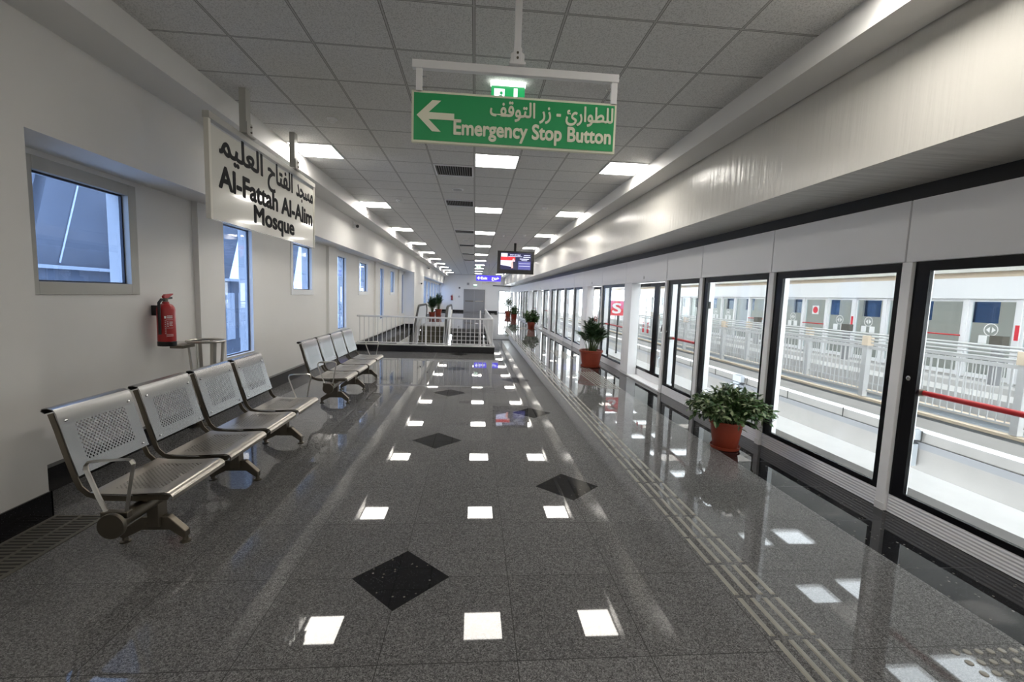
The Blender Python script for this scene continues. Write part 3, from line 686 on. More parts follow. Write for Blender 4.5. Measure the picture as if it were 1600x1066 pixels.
# ------------------------------------------------------------------ benches
def make_bench():
    r = thing('bench', (-1.92, 2.5, 0), 'four-seat perforated stainless steel bench, the one closest to the camera', 'bench', 'four-seat steel benches')
    YS = [2.64, 3.27, 3.90, 4.53]; W = .55
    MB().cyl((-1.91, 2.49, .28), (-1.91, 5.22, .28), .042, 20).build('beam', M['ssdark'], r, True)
    for y, s in ((2.478, -1), (5.232, 1)):
        MB().lathe([(.068, -.012), (.07, -.006), (.07, .010), (.06, .012)], (-1.91, y, .28), 28, 'y').build('end_cap', M['ssdark'], r, True)
    # armrest loops
    for y in (2.52, 5.18):
        pth = [(-1.965, .34), (-2.0, .42), (-2.055, .575), (-2.056, .60), (-2.043, .618), (-2.0, .625), (-1.85, .634), (-1.825, .63), (-1.815, .61), (-1.835, .50), (-1.865, .33)]
        mb = MB(); mb.tube([(a, y, b) for a, b in pth], .017, 4, flat=(1.0, .45)); mb.build('armrest', M['ss'], r)
        mb = MB(); mb.box(-1.985, -1.845, y-.02, y+.02, .31, .345); mb.build('armrest_clamp', M['ssdark'], r, bevel=.004)
    # legs
    for y in (2.82, 3.755, 4.69):
        mb = MB()
        mb.box(-1.945, -1.875, y-.04, y+.04, .11, .30)
        mb.prism([(-2.115, y-.022, .035), (-2.115, y-.022, .075), (-1.985, y-.022, .17), (-1.835, y-.022, .17), (-1.735, y-.022, .075), (-1.735, y-.022, .035), (-1.76, y-.022, .035), (-1.83, y-.022, .085), (-1.99, y-.022, .085), (-2.085, y-.022, .035)], (0, .044, 0))
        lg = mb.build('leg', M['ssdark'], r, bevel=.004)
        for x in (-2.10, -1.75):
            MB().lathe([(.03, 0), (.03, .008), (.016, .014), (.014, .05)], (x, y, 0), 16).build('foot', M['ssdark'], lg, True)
    # seats
    hb = brushed('perforated_stainless_back', (.34, .338, .335), (.0185, .31, (.09, .46, .555, .775)), .26)
    hs = brushed('perforated_stainless_seat', (.40, .375, .335), (.0185, .36, (.07, .48, -2.07, -1.80)), .28, 'xy')
    for y in YS:
        # backrest with rolled top, its own origin at the seat's near side so that the hole grid follows it
        b = MB(); prof = [(-2.352, .845), (-2.372, .858), (-2.365, .874), (-2.335, .878), (-2.306, .870), (-2.292, .845), (-2.270, .76), (-2.235, .63), (-2.192, .49)]
        b.sheet(prof, 0, W, -.004)
        bk = b.build('backrest', hb, None, True, base=(0, 0, 0)); bk.parent = r; bk.location = (1.92, y-2.5, 0)
        s = MB(); prof = [(-2.14, .395), (-2.08, .388), (-1.95, .385), (-1.80, .392), (-1.745, .396), (-1.715, .388), (-1.700, .368), (-1.703, .345)]
        s.sheet(prof, 0, W, -.004)
        st = s.build('seat', hs, None, True, base=(0, 0, 0)); st.parent = r; st.location = (1.92, y-2.5, 0)
        for yy in (y+.004, y+W-.012):
            q = MB(); path = [(-2.312, .85), (-2.285, .76), (-2.25, .63), (-2.205, .48), (-2.185, .43), (-2.15, .395), (-2.09, .375), (-1.95, .37), (-1.80, .378), (-1.73, .378)]
            q.sheet(path, yy, yy+.008, -.03); q.build('side_bracket', M['ssdark'], r)
        bl_ = MB()
        for yy in (y+.045, y+W-.045):
            bl_.lathe([(.007, -.001), (.006, .004), (.002, .006)], (-2.278, yy, .80), 8, 'x'); bl_.lathe([(.007, -.001), (.006, .004), (.002, .006)], (-2.196, yy, .515), 8, 'x')
        bl_.build('rivet', M['chrome'], bk)
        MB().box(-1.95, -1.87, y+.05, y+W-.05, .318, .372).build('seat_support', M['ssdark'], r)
    return r
bench = make_bench()
b2 = dup(bench, (-1.92, 2.5+3.6, 0), 'four-seat perforated stainless steel bench, the farther one next to the black stairwell curb')

# ------------------------------------------------------------------ potted plants
def pot(r, x, y, R, h):
    MB().lathe([(R*.68, .012), (R*.72, .02), (R*.93, h*.86), (R*1.0, h*.87), (R*1.02, h*.90), (R*1.02, h*.985), (R*.98, h), (R*.90, h*.99), (R*.88, h*.93)], (x, y, 0), 32).build('pot', M['terra'], r, True)
    MB().lathe([(R*.70, 0), (R*.84, .006), (R*.88, .035), (R*.86, .036), (R*.80, .014)], (x, y, 0), 32).build('saucer', M['terra'], r, True)
    MB().lathe([(R*.86, h*.90), (R*.4, h*.93), (.01, h*.94)], (x, y, 0), 20).build('soil', M['soil'], r)
def leaf(mb, p, d, L, W, droop=.2):
    d = Vector(d).normalized(); sd = d.cross(Vector((0, 0, 1)))
    if sd.length < .05: sd = Vector((1, 0, 0))
    sd.normalize(); up = sd.cross(d)
    roll = random.uniform(-.7, .7); sd, up = sd*math.cos(roll)+up*math.sin(roll), up*math.cos(roll)-sd*math.sin(roll)
    p = Vector(p); v = []
    for t, w in ((0, .1), (.3, .9), (.62, .85), (1, .02)):
        c = p + d*L*t - up*(droop*L*t*t)
        v.append((mb.bm.verts.new(c-sd*W*w*.5+up*W*.12*w), mb.bm.verts.new(c), mb.bm.verts.new(c+sd*W*w*.5+up*W*.12*w)))
    for i in range(3):
        mb.bm.faces.new((v[i][0], v[i][1], v[i+1][1], v[i+1][0])); mb.bm.faces.new((v[i][1], v[i][2], v[i+1][2], v[i+1][1]))
def bushy(name, x, y, R, h, W, T, nb, mat, label, off=(0, 0), lL=.085, lW=.036):
    r = thing('potted_plant', (x, y, 0), label, 'potted plant', 'potted plants along the corridor')
    pot(r, x, y, R, h)
    st = MB(); lf = MB()
    for i in range(nb):
        a = random.uniform(0, 2*PI); q = random.uniform(0, 1)**.6
        ex, ey = x+off[0]*q+W*q*math.cos(a), y+off[1]*q+W*q*math.sin(a); ez = h+(T-h)*(math.sqrt(max(0, 1-q*q*.86)))*random.uniform(.55, 1.0)
        if random.random() < .25: ez = h+(T-h)*random.uniform(-.05, .4)
        p0 = Vector((x+R*.3*math.cos(a), y+R*.3*math.sin(a), h*.9)); p2 = Vector((ex, ey, ez)); p1 = p0.lerp(p2, .5)+Vector((0, 0, .12))
        pts = [p0*(1-t)**2+p1*2*t*(1-t)+p2*t*t for t in (0, .25, .5, .75, 1)]
        st.tube(pts, [.005, .0045, .004, .003, .002], 5)
        for k in range(9):
            t = random.uniform(.35, 1.02); c = p0*(1-t)**2+p1*2*t*(1-t)+p2*t*t
            tg = (p2-p1).normalized(); dd = tg*.5+Vector((random.uniform(-1, 1), random.uniform(-1, 1), random.uniform(-.5, .7)))
            leaf(lf, c, dd, lL*random.uniform(.7, 1.25), lW*random.uniform(.8, 1.2), .35)
    st.build('stem', M['stem'], r, True); lf.build('foliage', mat, r, True, recalc=False)
    return r
def palm(x, y, R, h, W, T, n, label, mat, L=.15):
    r = thing('potted_plant', (x, y, 0), label, 'potted plant', 'potted plants along the corridor')
    pot(r, x, y, R, h)
    st = MB(); lf = MB()
    for i in range(n):
        a = random.uniform(0, 2*PI); q = random.uniform(.05, 1)
        hb = random.uniform(.25, 1)
        ex, ey, ez = x+W*q*math.cos(a), y+W*q*math.sin(a), h+(T-h)*(1-.45*q*q)*(.45+.55*hb)
        p0 = Vector((x+R*.45*q*math.cos(a), y+R*.45*q*math.sin(a), h*.9)); p2 = Vector((ex, ey, ez)); p1 = Vector((p0.x*.7+p2.x*.3, p0.y*.7+p2.y*.3, ez*.85+.03))
        f_ = lambda t: p0*(1-t)**2+p1*2*t*(1-t)+p2*t*t
        st.tube([f_(t) for t in (0, .25, .5, .75, 1)], [.007, .006, .005, .004, .002], 5)
        for k in range(13):
            t = .45+.55*(k/12); c = f_(t); tg = (f_(min(1, t+.02))-f_(t-.02)).normalized(); sd = tg.cross(Vector((0, 0, 1)))
            if sd.length < .1: sd = Vector((math.cos(a+1.5), math.sin(a+1.5), 0))
            sd.normalize()
            for s in (-1, 1):
                dd = tg*.75+sd*s*.8+Vector((0, 0, random.uniform(-.1, .25)))
                leaf(lf, c, dd, L*random.uniform(.8, 1.2)*(1.1-.5*abs(t-.75)), .020, .35)
    st.build('stem', M['stem'], r, True); lf.build('foliage', mat, r, True, recalc=False)
    return r
bushy('a', 2.78, 4.62, .175, .315, .43, .72, 430, M['leafvar'], 'bushy variegated plant in a terracotta pot, nearest the camera by the glass doors', off=(.0, -.03), lL=.062, lW=.03)
palm(2.74, 10.30, .27, .40, .38, 1.13, 62, 'dark green palm in a large terracotta pot by the wide white post', M['leafpalm'])
bushy('b', 2.80, 22.1, .21, .36, .42, .98, 110, M['leafmix'], 'leafy green plant in a terracotta pot, third along the glass doors', lL=.13, lW=.05)
bushy('c', 2.72, 31.2, .22, .36, .40, .95, 70, M['leafmix'], 'small green plant in a terracotta pot, fourth along the glass doors', lL=.13, lW=.05)
palm(2.62, 35.5, .25, .42, .42, 1.55, 34, 'pale palm in a terracotta pot, farthest along the glass doors', M['leafmix'], .22)
palm(-2.6, 33.0, .25, .48, .33, 1.6, 46, 'green palm in a terracotta pot beyond the escalator, the right one of two', M['leafmix'], .24)
palm(-2.68, 29.0, .22, .42, .3, 1.45, 50, 'spreading dark palm beyond the escalator, the left one of two', M['leafpalm'], .22)

# ------------------------------------------------------------------ stairwell: curb, railing, stairs, escalator
cb = MB(); cb.box(-3.13, .57, 12.25, HY0-.004, 0, .17); cb.box(HX1+.004, .57, HY0-.004, 21.2, 0, .17)
struct(cb.build('curb', M['granite_black']), 'low black granite curb around the stairwell opening', 'curb')
M['capstone'] = pm('grey_stone_cap', (.36, .35, .34), .3, noise=.1, nscale=30)
ct = MB(); ct.box(-3.13, .575, 12.245, HY0-.002, .17, .19); ct.box(HX1+.002, .575, HY0-.002, 21.2, .17, .19)
struct(ct.build('curb_trim', M['capstone']), 'pale stone cap on the black stairwell curb', 'curb cap')
r = thing('stairwell_railing', (-1.3, 12.35, .19), 'pale grey metal railing around the stairwell behind the far bench', 'railing')
Yr = 12.35; Xr = .50
MB().tube([(-3.12, Yr, .93), (Xr, Yr, .93), (Xr, 21.1, .93)], .025, 10).build('top_rail', M['railw'], r, True)
MB().box(-3.12, Xr-.02, Yr-.018, Yr+.018, .225, .245).build('bottom_rail', M['railw'], r)
MB().box(Xr-.018, Xr+.018, Yr+.03, 21.1, .225, .245).build('bottom_rail', M['railw'], r)
p = MB(); p.cyl((0, 0, .24), (0, 0, .915), .009, 8); bal = p.build('baluster', M['railw'], None, True, base=(0, 0, 0)); bal.parent = r
bal.location = (-3.05+1.3, 0, -.19)
x = -3.05+.118; 
while x < Xr-.06:
    c = bal.copy(); c.location = (x+1.3, 0, -.19); COL.objects.link(c); x += .118
y = Yr+.16
while y < 21.1:
    c = bal.copy(); c.location = (Xr+1.3, y-Yr, -.19); COL.objects.link(c); y += .14
for (x, y) in ((Xr, Yr), (-1.3, Yr), (Xr, 15.3), (Xr, 18.2), (Xr, 21.1)):
    MB().cyl((x, y, .19), (x, y, .92), .022, 10).build('post', M['railw'], r, True)
# stairs
r = thing('staircase', (-.35, 21.2, -.3), 'grey stone staircase rising from below inside the railing', 'staircase')
M['tread'] = pm('grey_granite_tread', (.13, .13, .135), .45, noise=.1, nscale=40); M['riser'] = pm('dark_granite_riser', (.035, .035, .036), .4); M['nosing'] = pm('pale_nosing', (.36, .36, .36), .5)
for i in range(14):
    zt = -.155*(i+1); y1 = 21.19-.30*i
    s = MB(); s.box(-1.02, .43, y1-.30, y1, zt-.155, zt); st = s.build('step', M['riser'], r)
    s = MB(); s.box(-1.02, .43, y1-.31, y1-.27, zt, zt+.006); s.box(-1.02, .43, y1-.27, y1-.002, zt, zt+.003); s.build('tread', M['tread'], st)
    s = MB(); s.box(-1.02, .43, y1-.312, y1-.285, zt-.02, zt+.008); s.build('nosing', M['nosing'], st)
for i, x in enumerate((-1.06, .27)):
    r = thing('stair_handrail', (x, 21.1, 0), 'pale metal stair handrail with a tall end post on the %s of the stairs' % ('escalator side' if i == 0 else 'platform side'), 'handrail')
    MB().tube([(x, 21.35, .84), (x, 21.0, .84), (x, 17.4, .84-1.86)], .025, 8).build('rail', M['railw'], r, True)
    MB().cyl((x, 21.3, .002), (x, 21.3, .86), .03, 10).build('post', M['railw'], r, True)
    for k in range(4):
        y = 20.6-.9*k; z = .84-(21.0-y)*.5167
        MB().cyl((x, y, z-.84), (x, y, z), .018, 8).build('post', M['railw'], r, True)
# escalator
r = thing('escalator', (-2.05, 24, 0), 'escalator with black handrails and steel sides beside the stairs', 'escalator')
def incl(y): return 0.0 if y > 22.6 else -(22.6-y)*.577
for x0, x1, side in ((-2.82, -2.62, -1), (-1.42, -1.22, 1)):
    ys = [26.0, 22.6, 17.0]
    base = MB(); pts = [(x0, 25.6, .0), (x0, 22.6, 0), (x0, 17.0, incl(17.0)), (x0, 17.0, incl(17.0)+.28), (x0, 22.5, .28), (x0, 25.6, .28)]
    base.prism(pts, (x1-x0, 0, 0)); base.build('skirt', M['balustrade'], r)
    xc = (x0+x1)/2
    pn = MB(); pn.prism([(xc-.02, 25.4, .28), (xc-.02, 22.5, .28), (xc-.02, 17.0, incl(17.0)+.28), (xc-.02, 17.0, incl(17.0)+.95), (xc-.02, 22.4, .95), (xc-.02, 25.5, .95), (xc-.02, 25.75, .75), (xc-.02, 25.7, .45)], (.04, 0, 0))
    pn.build('balustrade', M['balustrade'], r)
    MB().tube([(xc, 25.5, .33), (xc, 25.8, .5), (xc, 25.85, .75), (xc, 25.55, .98), (xc, 22.6, .98), (xc, 22.2, .93), (xc, 17.0, incl(17.0)+.98)], .065, 10, flat=(1, .8)).build('handrail', M['darkrubber'], r, True)
MB().box(-2.60, -1.44, 22.6, 25.6, -.02, .004).build('comb_plate', M['balustrade'], r)
for i in range(10):
    y1 = 22.58-.36*i; zt = -.2*(i)-.02
    s = MB(); s.box(-2.60, -1.44, y1-.37, y1, zt-.4, zt); s.build('step', M['escalator'], r)
    # pale edge line on the step
    s = MB(); s.box(-2.60, -1.44, y1-.374, y1-.35, zt-.012, zt+.003); s.build('step_edge', M['castiron'], r)

# ------------------------------------------------------------------ far end: doors and fittings
r = thing('door_1', (-.06, YE, 0), 'grey metal double door in the end wall', 'door'); r['kind'] = 'structure'
fm = MB(); fm.box(-1.03, -.97, YE-.06, YE-.001, .002, 2.10); fm.box(.85, .91, YE-.06, YE-.001, .002, 2.10); fm.box(-.97, .85, YE-.06, YE-.001, 2.04, 2.10); fm.build('door_frame', M['doorgrey'], r)
for x0, x1 in ((-.965, -.063), (-.057, .845)):
    lf = MB().box(x0, x1, YE-.045, YE-.002, .01, 2.035).build('door_leaf', M['doorgrey'], r)
    MB().box(x0+.08, x1-.08, YE-.10, YE-.046, .98, 1.06).build('push_bar', M['chrome'] if x0 > -.1 else M['ssdark'], lf)
r = thing('door_2', (2.8, YE, 0), 'bright glazed door at the right end of the corridor', 'door'); r['kind'] = 'structure'
fm = MB(); fm.box(2.20, 2.26, YE+.02, YE+.1, 0, 2.04); fm.box(2.78, 2.84, YE+.02, YE+.1, .06, 1.98); fm.box(3.38, 3.44, YE+.02, YE+.1, 0, 2.04); fm.box(2.26, 3.38, YE+.02, YE+.1, 1.98, 2.04); fm.box(2.26, 3.38, YE+.02, YE+.1, 0, .06)
fm.build('door_frame', M['doorgrey'], r); MB().box(2.26, 3.38, YE+.055, YE+.061, .06, 1.98).build('pane', M['glass'], r)
r = thing('wall_speaker', (-.65, YE-.05, 2.45), 'grey square loudspeaker on the end wall above the double door', 'speaker')
MB().box(-.78, -.52, YE-.08, YE-.002, 2.45, 2.71).build('casing', M['railw'], r, bevel=.01)
MB().lathe([(.09, 0), (.09, -.006), (.01, -.012)], (-.65, YE-.081, 2.58), 20, 'y').build('cone', M['doorgrey'], r)
for i, (x, z, c) in enumerate(((-1.43, 2.12, M['red']), (-1.45, 1.33, M['doorgrey']))):
    r = thing('alarm_box', (x, YE-.03, z), ('dark alarm sounder high on the end wall left of the double door', 'small grey switch box on the end wall left of the double door')[i], 'alarm')
    MB().box(x-.07, x+.07, YE-.05, YE-.002, z, z+.14).build('alarm_casing', c if i else M['blackplastic'], r, bevel=.008)
    MB().lathe([(.035, 0), (.03, -.015), (.01, -.018)], (x, YE-.051, z+.07), 14, 'y').build('alarm_knob', M['railw'], r)

# ------------------------------------------------------------------ platform screen doors
posts = [(1.47, 1.55), (3.15, 3.23), (4.72, 4.80), (6.27, 6.36), (7.47, 7.56), (9.20, 9.66), (11.42, 11.50), (12.93, 13.55), (14.70, 14.80), (16.27, 16.37), (17.90, 18.0),
         (19.15, 19.75), (21.35, 21.45), (23.1, 23.6), (25.3, 25.4), (27.0, 27.5), (28.8, 28.9), (30.4, 30.5), (32.0, 32.1), (33.4, 33.9), (35.6, 35.7), (37.3, 37.8), (39.6, 39.7), (41.5, 41.9)]
kinds = ['bar', 'fix', 'fix', 'bar', 'slide', 'bar', 'slide', 'fix', 'fix', 'fix', 'fix', 'bar', 'slide', 'bar', 'slide', 'fix', 'fix', 'fix', 'fix', 'bar', 'slide', 'bar', 'slide']
wi = ni = 0
for i, (a, b) in enumerate(posts):
    wide = b-a > .3
    if wide: lab = 'wide white screen door post, %s of the wide ones' % nth(wi); wi += 1
    else: lab = 'narrow white screen door post, %s of the narrow ones' % nth(ni); ni += 1
    if i == 0: lab = 'white screen door post beyond the picture edge on the right'
    r = thing('screen_door_post', (XR, (a+b)/2, 0), lab, 'post', 'white posts of the platform screen doors')
    MB().box(XR-.02, XR+.17, a, b, .002, 1.936).build('post', M['white'], r, bevel=.003)
    MB().box(XR-.024, XR-.02, a, b, .002, .06).build('post_foot', M['framew'], r)
hd = [p[1] for p in posts]
for i in range(len(hd)):
    a = hd[i-1] if i else 1.452; b = hd[i]
    r = thing('header_panel', (XR, (a+b)/2, 1.94), 'flat white header panel above the screen doors, %s to the camera' % nth(i), 'panel', 'white header panels above the screen doors')
    MB().box(XR, XR+.15, a+.006, b-.006, 1.94, 2.40).build('cover', M['white'], r, bevel=.004)
    if kinds[min(i, len(kinds)-1)-1] == 'slide' and i: 
        MB().lathe([(.03, 0), (.028, -.008), (.01, -.012)], (XR, (a+b)/2, 2.03), 14, 'x').build('door_lamp', M['railw'], r)
def framed(r, x, a, b, z0, z1, sa, sb, top, bot, mat):
    f = MB(); x0, x1 = x, x+.03
    f.box(x0, x1, a, a+sa, z0, z1); f.box(x0, x1, b-sb, b, z0, z1); f.box(x0, x1, a+sa, b-sb, z1-top, z1); f.box(x0, x1, a+sa, b-sb, z0, z0+bot)
    f.build('panel_frame', mat, r)
    MB().box(x+.012, x+.018, a+sa, b-sb, z0+bot, z1-top).build('pane', M['glass'], r)
cnt = {'bar': 0, 'fix': 0, 'slide': 0}
for i, k in enumerate(kinds):
    a, b = posts[i][1]+.002, posts[i+1][0]-.002; c = cnt[k]; cnt[k] += 1; g = .004
    if k in ('bar', 'fix'):
        lab = ('black-framed glass emergency door with a red push bar, %s of the barred ones' if k == 'bar' else 'black-framed fixed glass screen without a bar, %s of the fixed ones') % nth(c)
        r = thing('glass_screen', (XR+.01, (a+b)/2, 0), lab, 'glass screen', 'glass screens along the platform edge')
        framed(r, XR+.005, a+g, b-g, .145, 1.937, .06, .11, .07, .045, M['black'])
        MB().box(XR+.002, XR+.05, a+g, b-g, .003, .143).build('kick_panel', M['ribbed'], r)
        if k == 'bar':
            rb_ = MB(); rb_.cyl((XR+.10, a+.10, .965), (XR+.10, b-.07, .965), .02, 12); pb = rb_.build('push_bar', M['redbar'], r, True)
            for y in (a+.09, b-.075): MB().box(XR+.036, XR+.12, y-.02, y+.02, .94, .99).build('bar_bracket', M['ssdark'], pb)
            MB().lathe([(.018, 0), (.018, -.006), (.01, -.008)], (XR+.004, b-.055, 1.07), 14, 'x').build('lock', M['chrome'], r)
            if c in (1, 2): MB().box(XR+.008, XR+.03, a+(b-a)*.62, a+(b-a)*.62+.05, .19, 1.867).build('mullion', M['black'], r)
    else:
        m_ = (a+b)/2
        for s, (p, q) in enumerate(((a-.06, m_-.003), (m_+.003, b+.12))):
            side = 'nearer' if s == 0 else 'farther'
            r = thing('sliding_door', (XR+.12, (p+q)/2, 0), 'tall glass sliding leaf, the %s one of the %s pair' % (side, nth(c)), 'sliding door', 'sliding leaves of the platform screen doors')
            framed(r, XR+.18, p, q, .16, 1.93, .02 if s == 0 else .10, .10 if s == 0 else .02, .07, .05, M['black'])
            MB().box(XR+.178, XR+.22, p, q, .03, .158).build('kick_panel', M['white'], r)
            if c < 2:
                red = s == 1
                for j in range(2):
                    yc = p+(q-p)*(.38+.26*j); ux, o = (0, -1, 0), (XR+.19, yc, 1.02)
                    if red:
                        decal('warning_ring', [[(.055*math.cos(t), .075+.055*math.sin(t)) for t in [2*PI*u/16 for u in range(17)]]+[(.042*math.cos(t), .075+.042*math.sin(t)) for t in [2*PI*u/16 for u in range(16, -1, -1)]]], M['redsign'], o, ux, UZ, r, .001)
                        decal('warning_text_block', [rect(-.05, .05, -.08, 0)], M['redsign'], o, ux, UZ, r, .001)
                        decal('warning_figure', [rect(-.008, .008, .04, .10), circ(0, .112, .009, 8)], M['letter'], o, ux, UZ, r, .001)
                    else:
                        decal('seat_pictogram', [circ(0, .12, .018, 10), [(-.02, .10), (.02, .10), (.05, .02), (-.04, .02)], rect(-.05, .06, 0, .015)], M['letter'], o, ux, UZ, r, .001)
                if not red:
                    decal('yellow_notice', [rect(-.02, .16, -.02, .07)], pm('yellow_notice', (.55, .62, .05), .5), (XR+.19, p+(q-p)*.55, .86), (0, -1, 0), UZ, r, .001)
        # threshold and track stay with the floor
        sl_ = MB(); sl_.box(XR-.03, XR+.30, a+.004, b-.004, .001, .026); struct(sl_.build('threshold_sill', M['white']), 'white threshold under the %s sliding door pair' % nth(c), 'threshold')
r = thing('notice_sign', (XR+.06, 6.43, 1.50), 'small white notice fixed beside the third white post', 'notice')
MB().box(XR+.05, XR+.06, 6.12, 6.25, 1.50, 1.60).build('sheet', M['whitesign'], r)
r.location.z = 1.50

# ------------------------------------------------------------------ trackside (outside the screen doors)
le = MB(); le.box(3.66, 4.14, -8, 45, -.3, .10); struct(le.build('kerb', M['concrete_pale']), 'white concrete platform edge outside the glass screens', 'platform edge')
l0 = MB(); l0.box(3.5, 3.66, -8, 45, -.3, -.01); struct(l0.build('slab', M['concrete']))
gb = MB(); gb.box(5.40, 6.10, -10, 60, -1.6, .12); struct(gb.build('guideway_beam', M['concrete']), 'grey concrete monorail beam closest to the glass screens', 'guideway beam')
gband = MB(); gband.box(5.385, 5.40, -10, 60, -.08, .0); struct(gband.build('guideway_trim', M['concrete_blue']))
cd = MB(); cd.tube([(5.38, -10, .155), (5.38, 60, .155)], .018, 8); cd.box(5.40, 5.46, -10, 60, .12, .15); struct(cd.build('conduit_trim', M['white'], None, False), 'white conduit along the top of the near monorail beam', 'conduit')
clip = MB(); y = -1
while y < 30: clip.cyl((5.375, y, .0), (5.375, y, .15), .006, 6); y += 1.17
struct(clip.build('conduit_clip_trim', M['darkgap']))
gb2 = MB(); gb2.box(9.2, 9.9, -10, 60, -1.6, .05); struct(gb2.build('guideway_beam', M['concrete_pale']), 'pale concrete monorail beam closest to the opposite platform', 'guideway beam')
wk = MB(); wk.box(6.9, 7.02, -10, 60, -.03, .01); wk.box(7.62, 7.74, -10, 60, -.03, .01); struct(wk.build('walkway_trim', M['tan']), 'tan edge strips of the walkway between the tracks', 'walkway edge')
wk = MB(); wk.box(6.92, 7.0, -10, 60, -.40, -.03); wk.box(7.64, 7.72, -10, 60, -.4, -.03); wk.box(7.0, 7.64, -10, 60, -.14, -.10); struct(wk.build('walkway_slab', M['steel']), 'grey steel walkway between the two tracks', 'walkway')
tf = MB(); tf.box(3.66, 11.2, -10, 60, -2.2, -2.0); struct(tf.build('ground_slab', M['concrete']))
# junction boxes with cable loops
for i, y in enumerate((5.02, 8.6, 12.3)):
    r = thing('junction_box', (5.34, y, -.3), 'grey junction box with a looped cable on the near monorail beam, %s' % nth(i), 'junction box', 'junction boxes on the monorail beam')
    MB().box(5.30, 5.378, y-.16, y+.12, .03, .15).build('upper_box', M['steel'], r)
    MB().box(5.28, 5.378, y-.14, y-.0, -.30, -.03).build('lower_box', M['steel'], r)
    MB().tube([(5.30, y-.1, .0)]+[(5.30, y+.05+.16*math.sin(t)*1.0, -.17+.17*math.cos(t)) for t in (0, .5, 1, 1.5, 2, 2.5)], .018, 8).build('cable_loop', M['steel'], r, True)
# railings on the walkway
def rail_section(X, y0, L, label):
    r = thing('walkway_railing', (X, y0, .02), label, 'railing', 'railing sections on the walkway between the tracks')
    for z, q in ((1.09, .018), (1.035, .014), (.98, .014)): MB().cyl((X, y0+.05, z), (X, y0+L-.075, z), q, 8).build('rail', M['railw'], r, True)
    MB().box(X-.02, X+.02, y0+.05, y0+L-.075, .87, .92).build('rail', M['railw'], r)
    MB().box(X-.012, X+.012, y0+.05, y0+L-.075, .12, .145).build('bottom_rail', M['railw'], r)
    MB().box(X-.045, X+.045, y0-.045, y0+.045, .02, 1.06).build('post', M['railw'], r)
    MB().box(X-.06, X+.06, y0-.06, y0+.06, .93, 1.10).build('post_bracket', M['tan'], r)
    p = MB(); p.cyl((0, 0, .14), (0, 0, .875), .008, 6); b0 = p.build('baluster', M['railw'], None, base=(0, 0, 0)); b0.parent = r; b0.location = (0, .14, -.02)
    k = 1
    while .14+.105*k < L-.10:
        c = b0.copy(); c.location = (0, .14+.105*k, -.02); COL.objects.link(c); k += 1
    return r
S = 2.32
near_lab = 'pale railing section on the near edge of the trackside walkway, %s'
r0 = rail_section(6.96, 7.42-2*S, S, near_lab % nth(0))
for i in range(1, 10): dup(r0, (6.96, 7.42-2*S+S*i, .02), near_lab % nth(i))
far_lab = 'pale railing section on the far edge of the trackside walkway, %s'
for i in range(0, 10): dup(r0, (7.68, 5.1+S*i, .02), far_lab % nth(i))
# red marker sign
r = thing('marker_sign', (4.4, 13.2, .1), 'red square marker sign with a white S outside the glass', 'sign')
MB().cyl((3.95, 12.2, .101), (3.95, 12.2, 1.15), .025, 8).build('pole', M['darkgap'], r)
MB().box(3.70, 4.10, 12.19, 12.21, 1.15, 1.56).build('sign_face', M['redsign'], r)
r.location = (3.95, 12.2, .101)
for ch in r.children:
    for v in ch.data.vertices: v.co += Vector((4.4, 13.2, .1))-Vector((3.95, 12.2, .101))
text_obj('lettering', 'S', M['whitesign'], (3.79, 12.19, 1.22), UX, UZ, .22, .27, r, bold=.03)

# ------------------------------------------------------------------ opposite platform
XF = 12.0
fl = MB(); fl.box(11.55, 18.6, -10, 46, -.3, -.001); struct(fl.build('floor_opposite', pm('pale_polished_floor', (.32, .31, .30), .15, noise=.1, nscale=6)))
lf_ = MB(); lf_.box(11.1, 11.55, -10, 46, -.16, .0); struct(lf_.build('kerb_opposite', M['concrete_pale']), 'white platform edge of the opposite platform', 'platform edge')
dk = MB(); dk.box(11.25, 11.55, -10, 46, -1.6, -.16); struct(dk.build('slab_opposite_shade', M['darkgap']))  # dark colour stands in for the shadow under the platform edge
hf = MB(); hf.box(XF-.1, XF+.2, -10, 46, 1.90, 2.40); struct(hf.build('header_trim', M['white']), 'long white header above the opposite screen doors', 'header')
tn = MB(); tn.box(XF-.02, XF+.2, -10, 46, 2.40, 2.53); struct(tn.build('header_gap_trim', M['tan']))
bf = MB(); bf.box(XF-.15, XF+.66, -10, 46, 2.53, 3.4); struct(bf.build('beam_opposite', M['film']))
uw = MB(); uw.box(12.6, 12.7, -10, 46, 3.5, 6.1); uw.box(3.4, 3.55, -11, 46, 3.75, 6.1); struct(uw.build('wall_opposite_upper_and_sky_block', M['trimw']))  # second box is an unseen wall added to keep sky light out
cf = MB(); cf.box(XF+.66, 18.6, -10, 46, 3.3, 3.5); struct(cf.build('ceiling_opposite', M['trimw']))
wf = MB(); cur = -10.0; yy = -9.0
while yy < 44:
    wf.box(18.46, 18.7, cur, yy, 0, 3.3); wf.box(18.46, 18.7, yy, yy+.95, 0, 1.2); wf.box(18.46, 18.7, yy, yy+.95, 2.4, 3.3); cur = yy+.95; yy += 2.35
wf.box(18.46, 18.7, cur, 46, 0, 3.3); struct(wf.build('wall_opposite', M['wall']))
gf = MB(); gf.box(18.55, 18.56, -10, 46, 1.2, 2.4); struct(gf.build('window_opposite', M['glassdeep']))
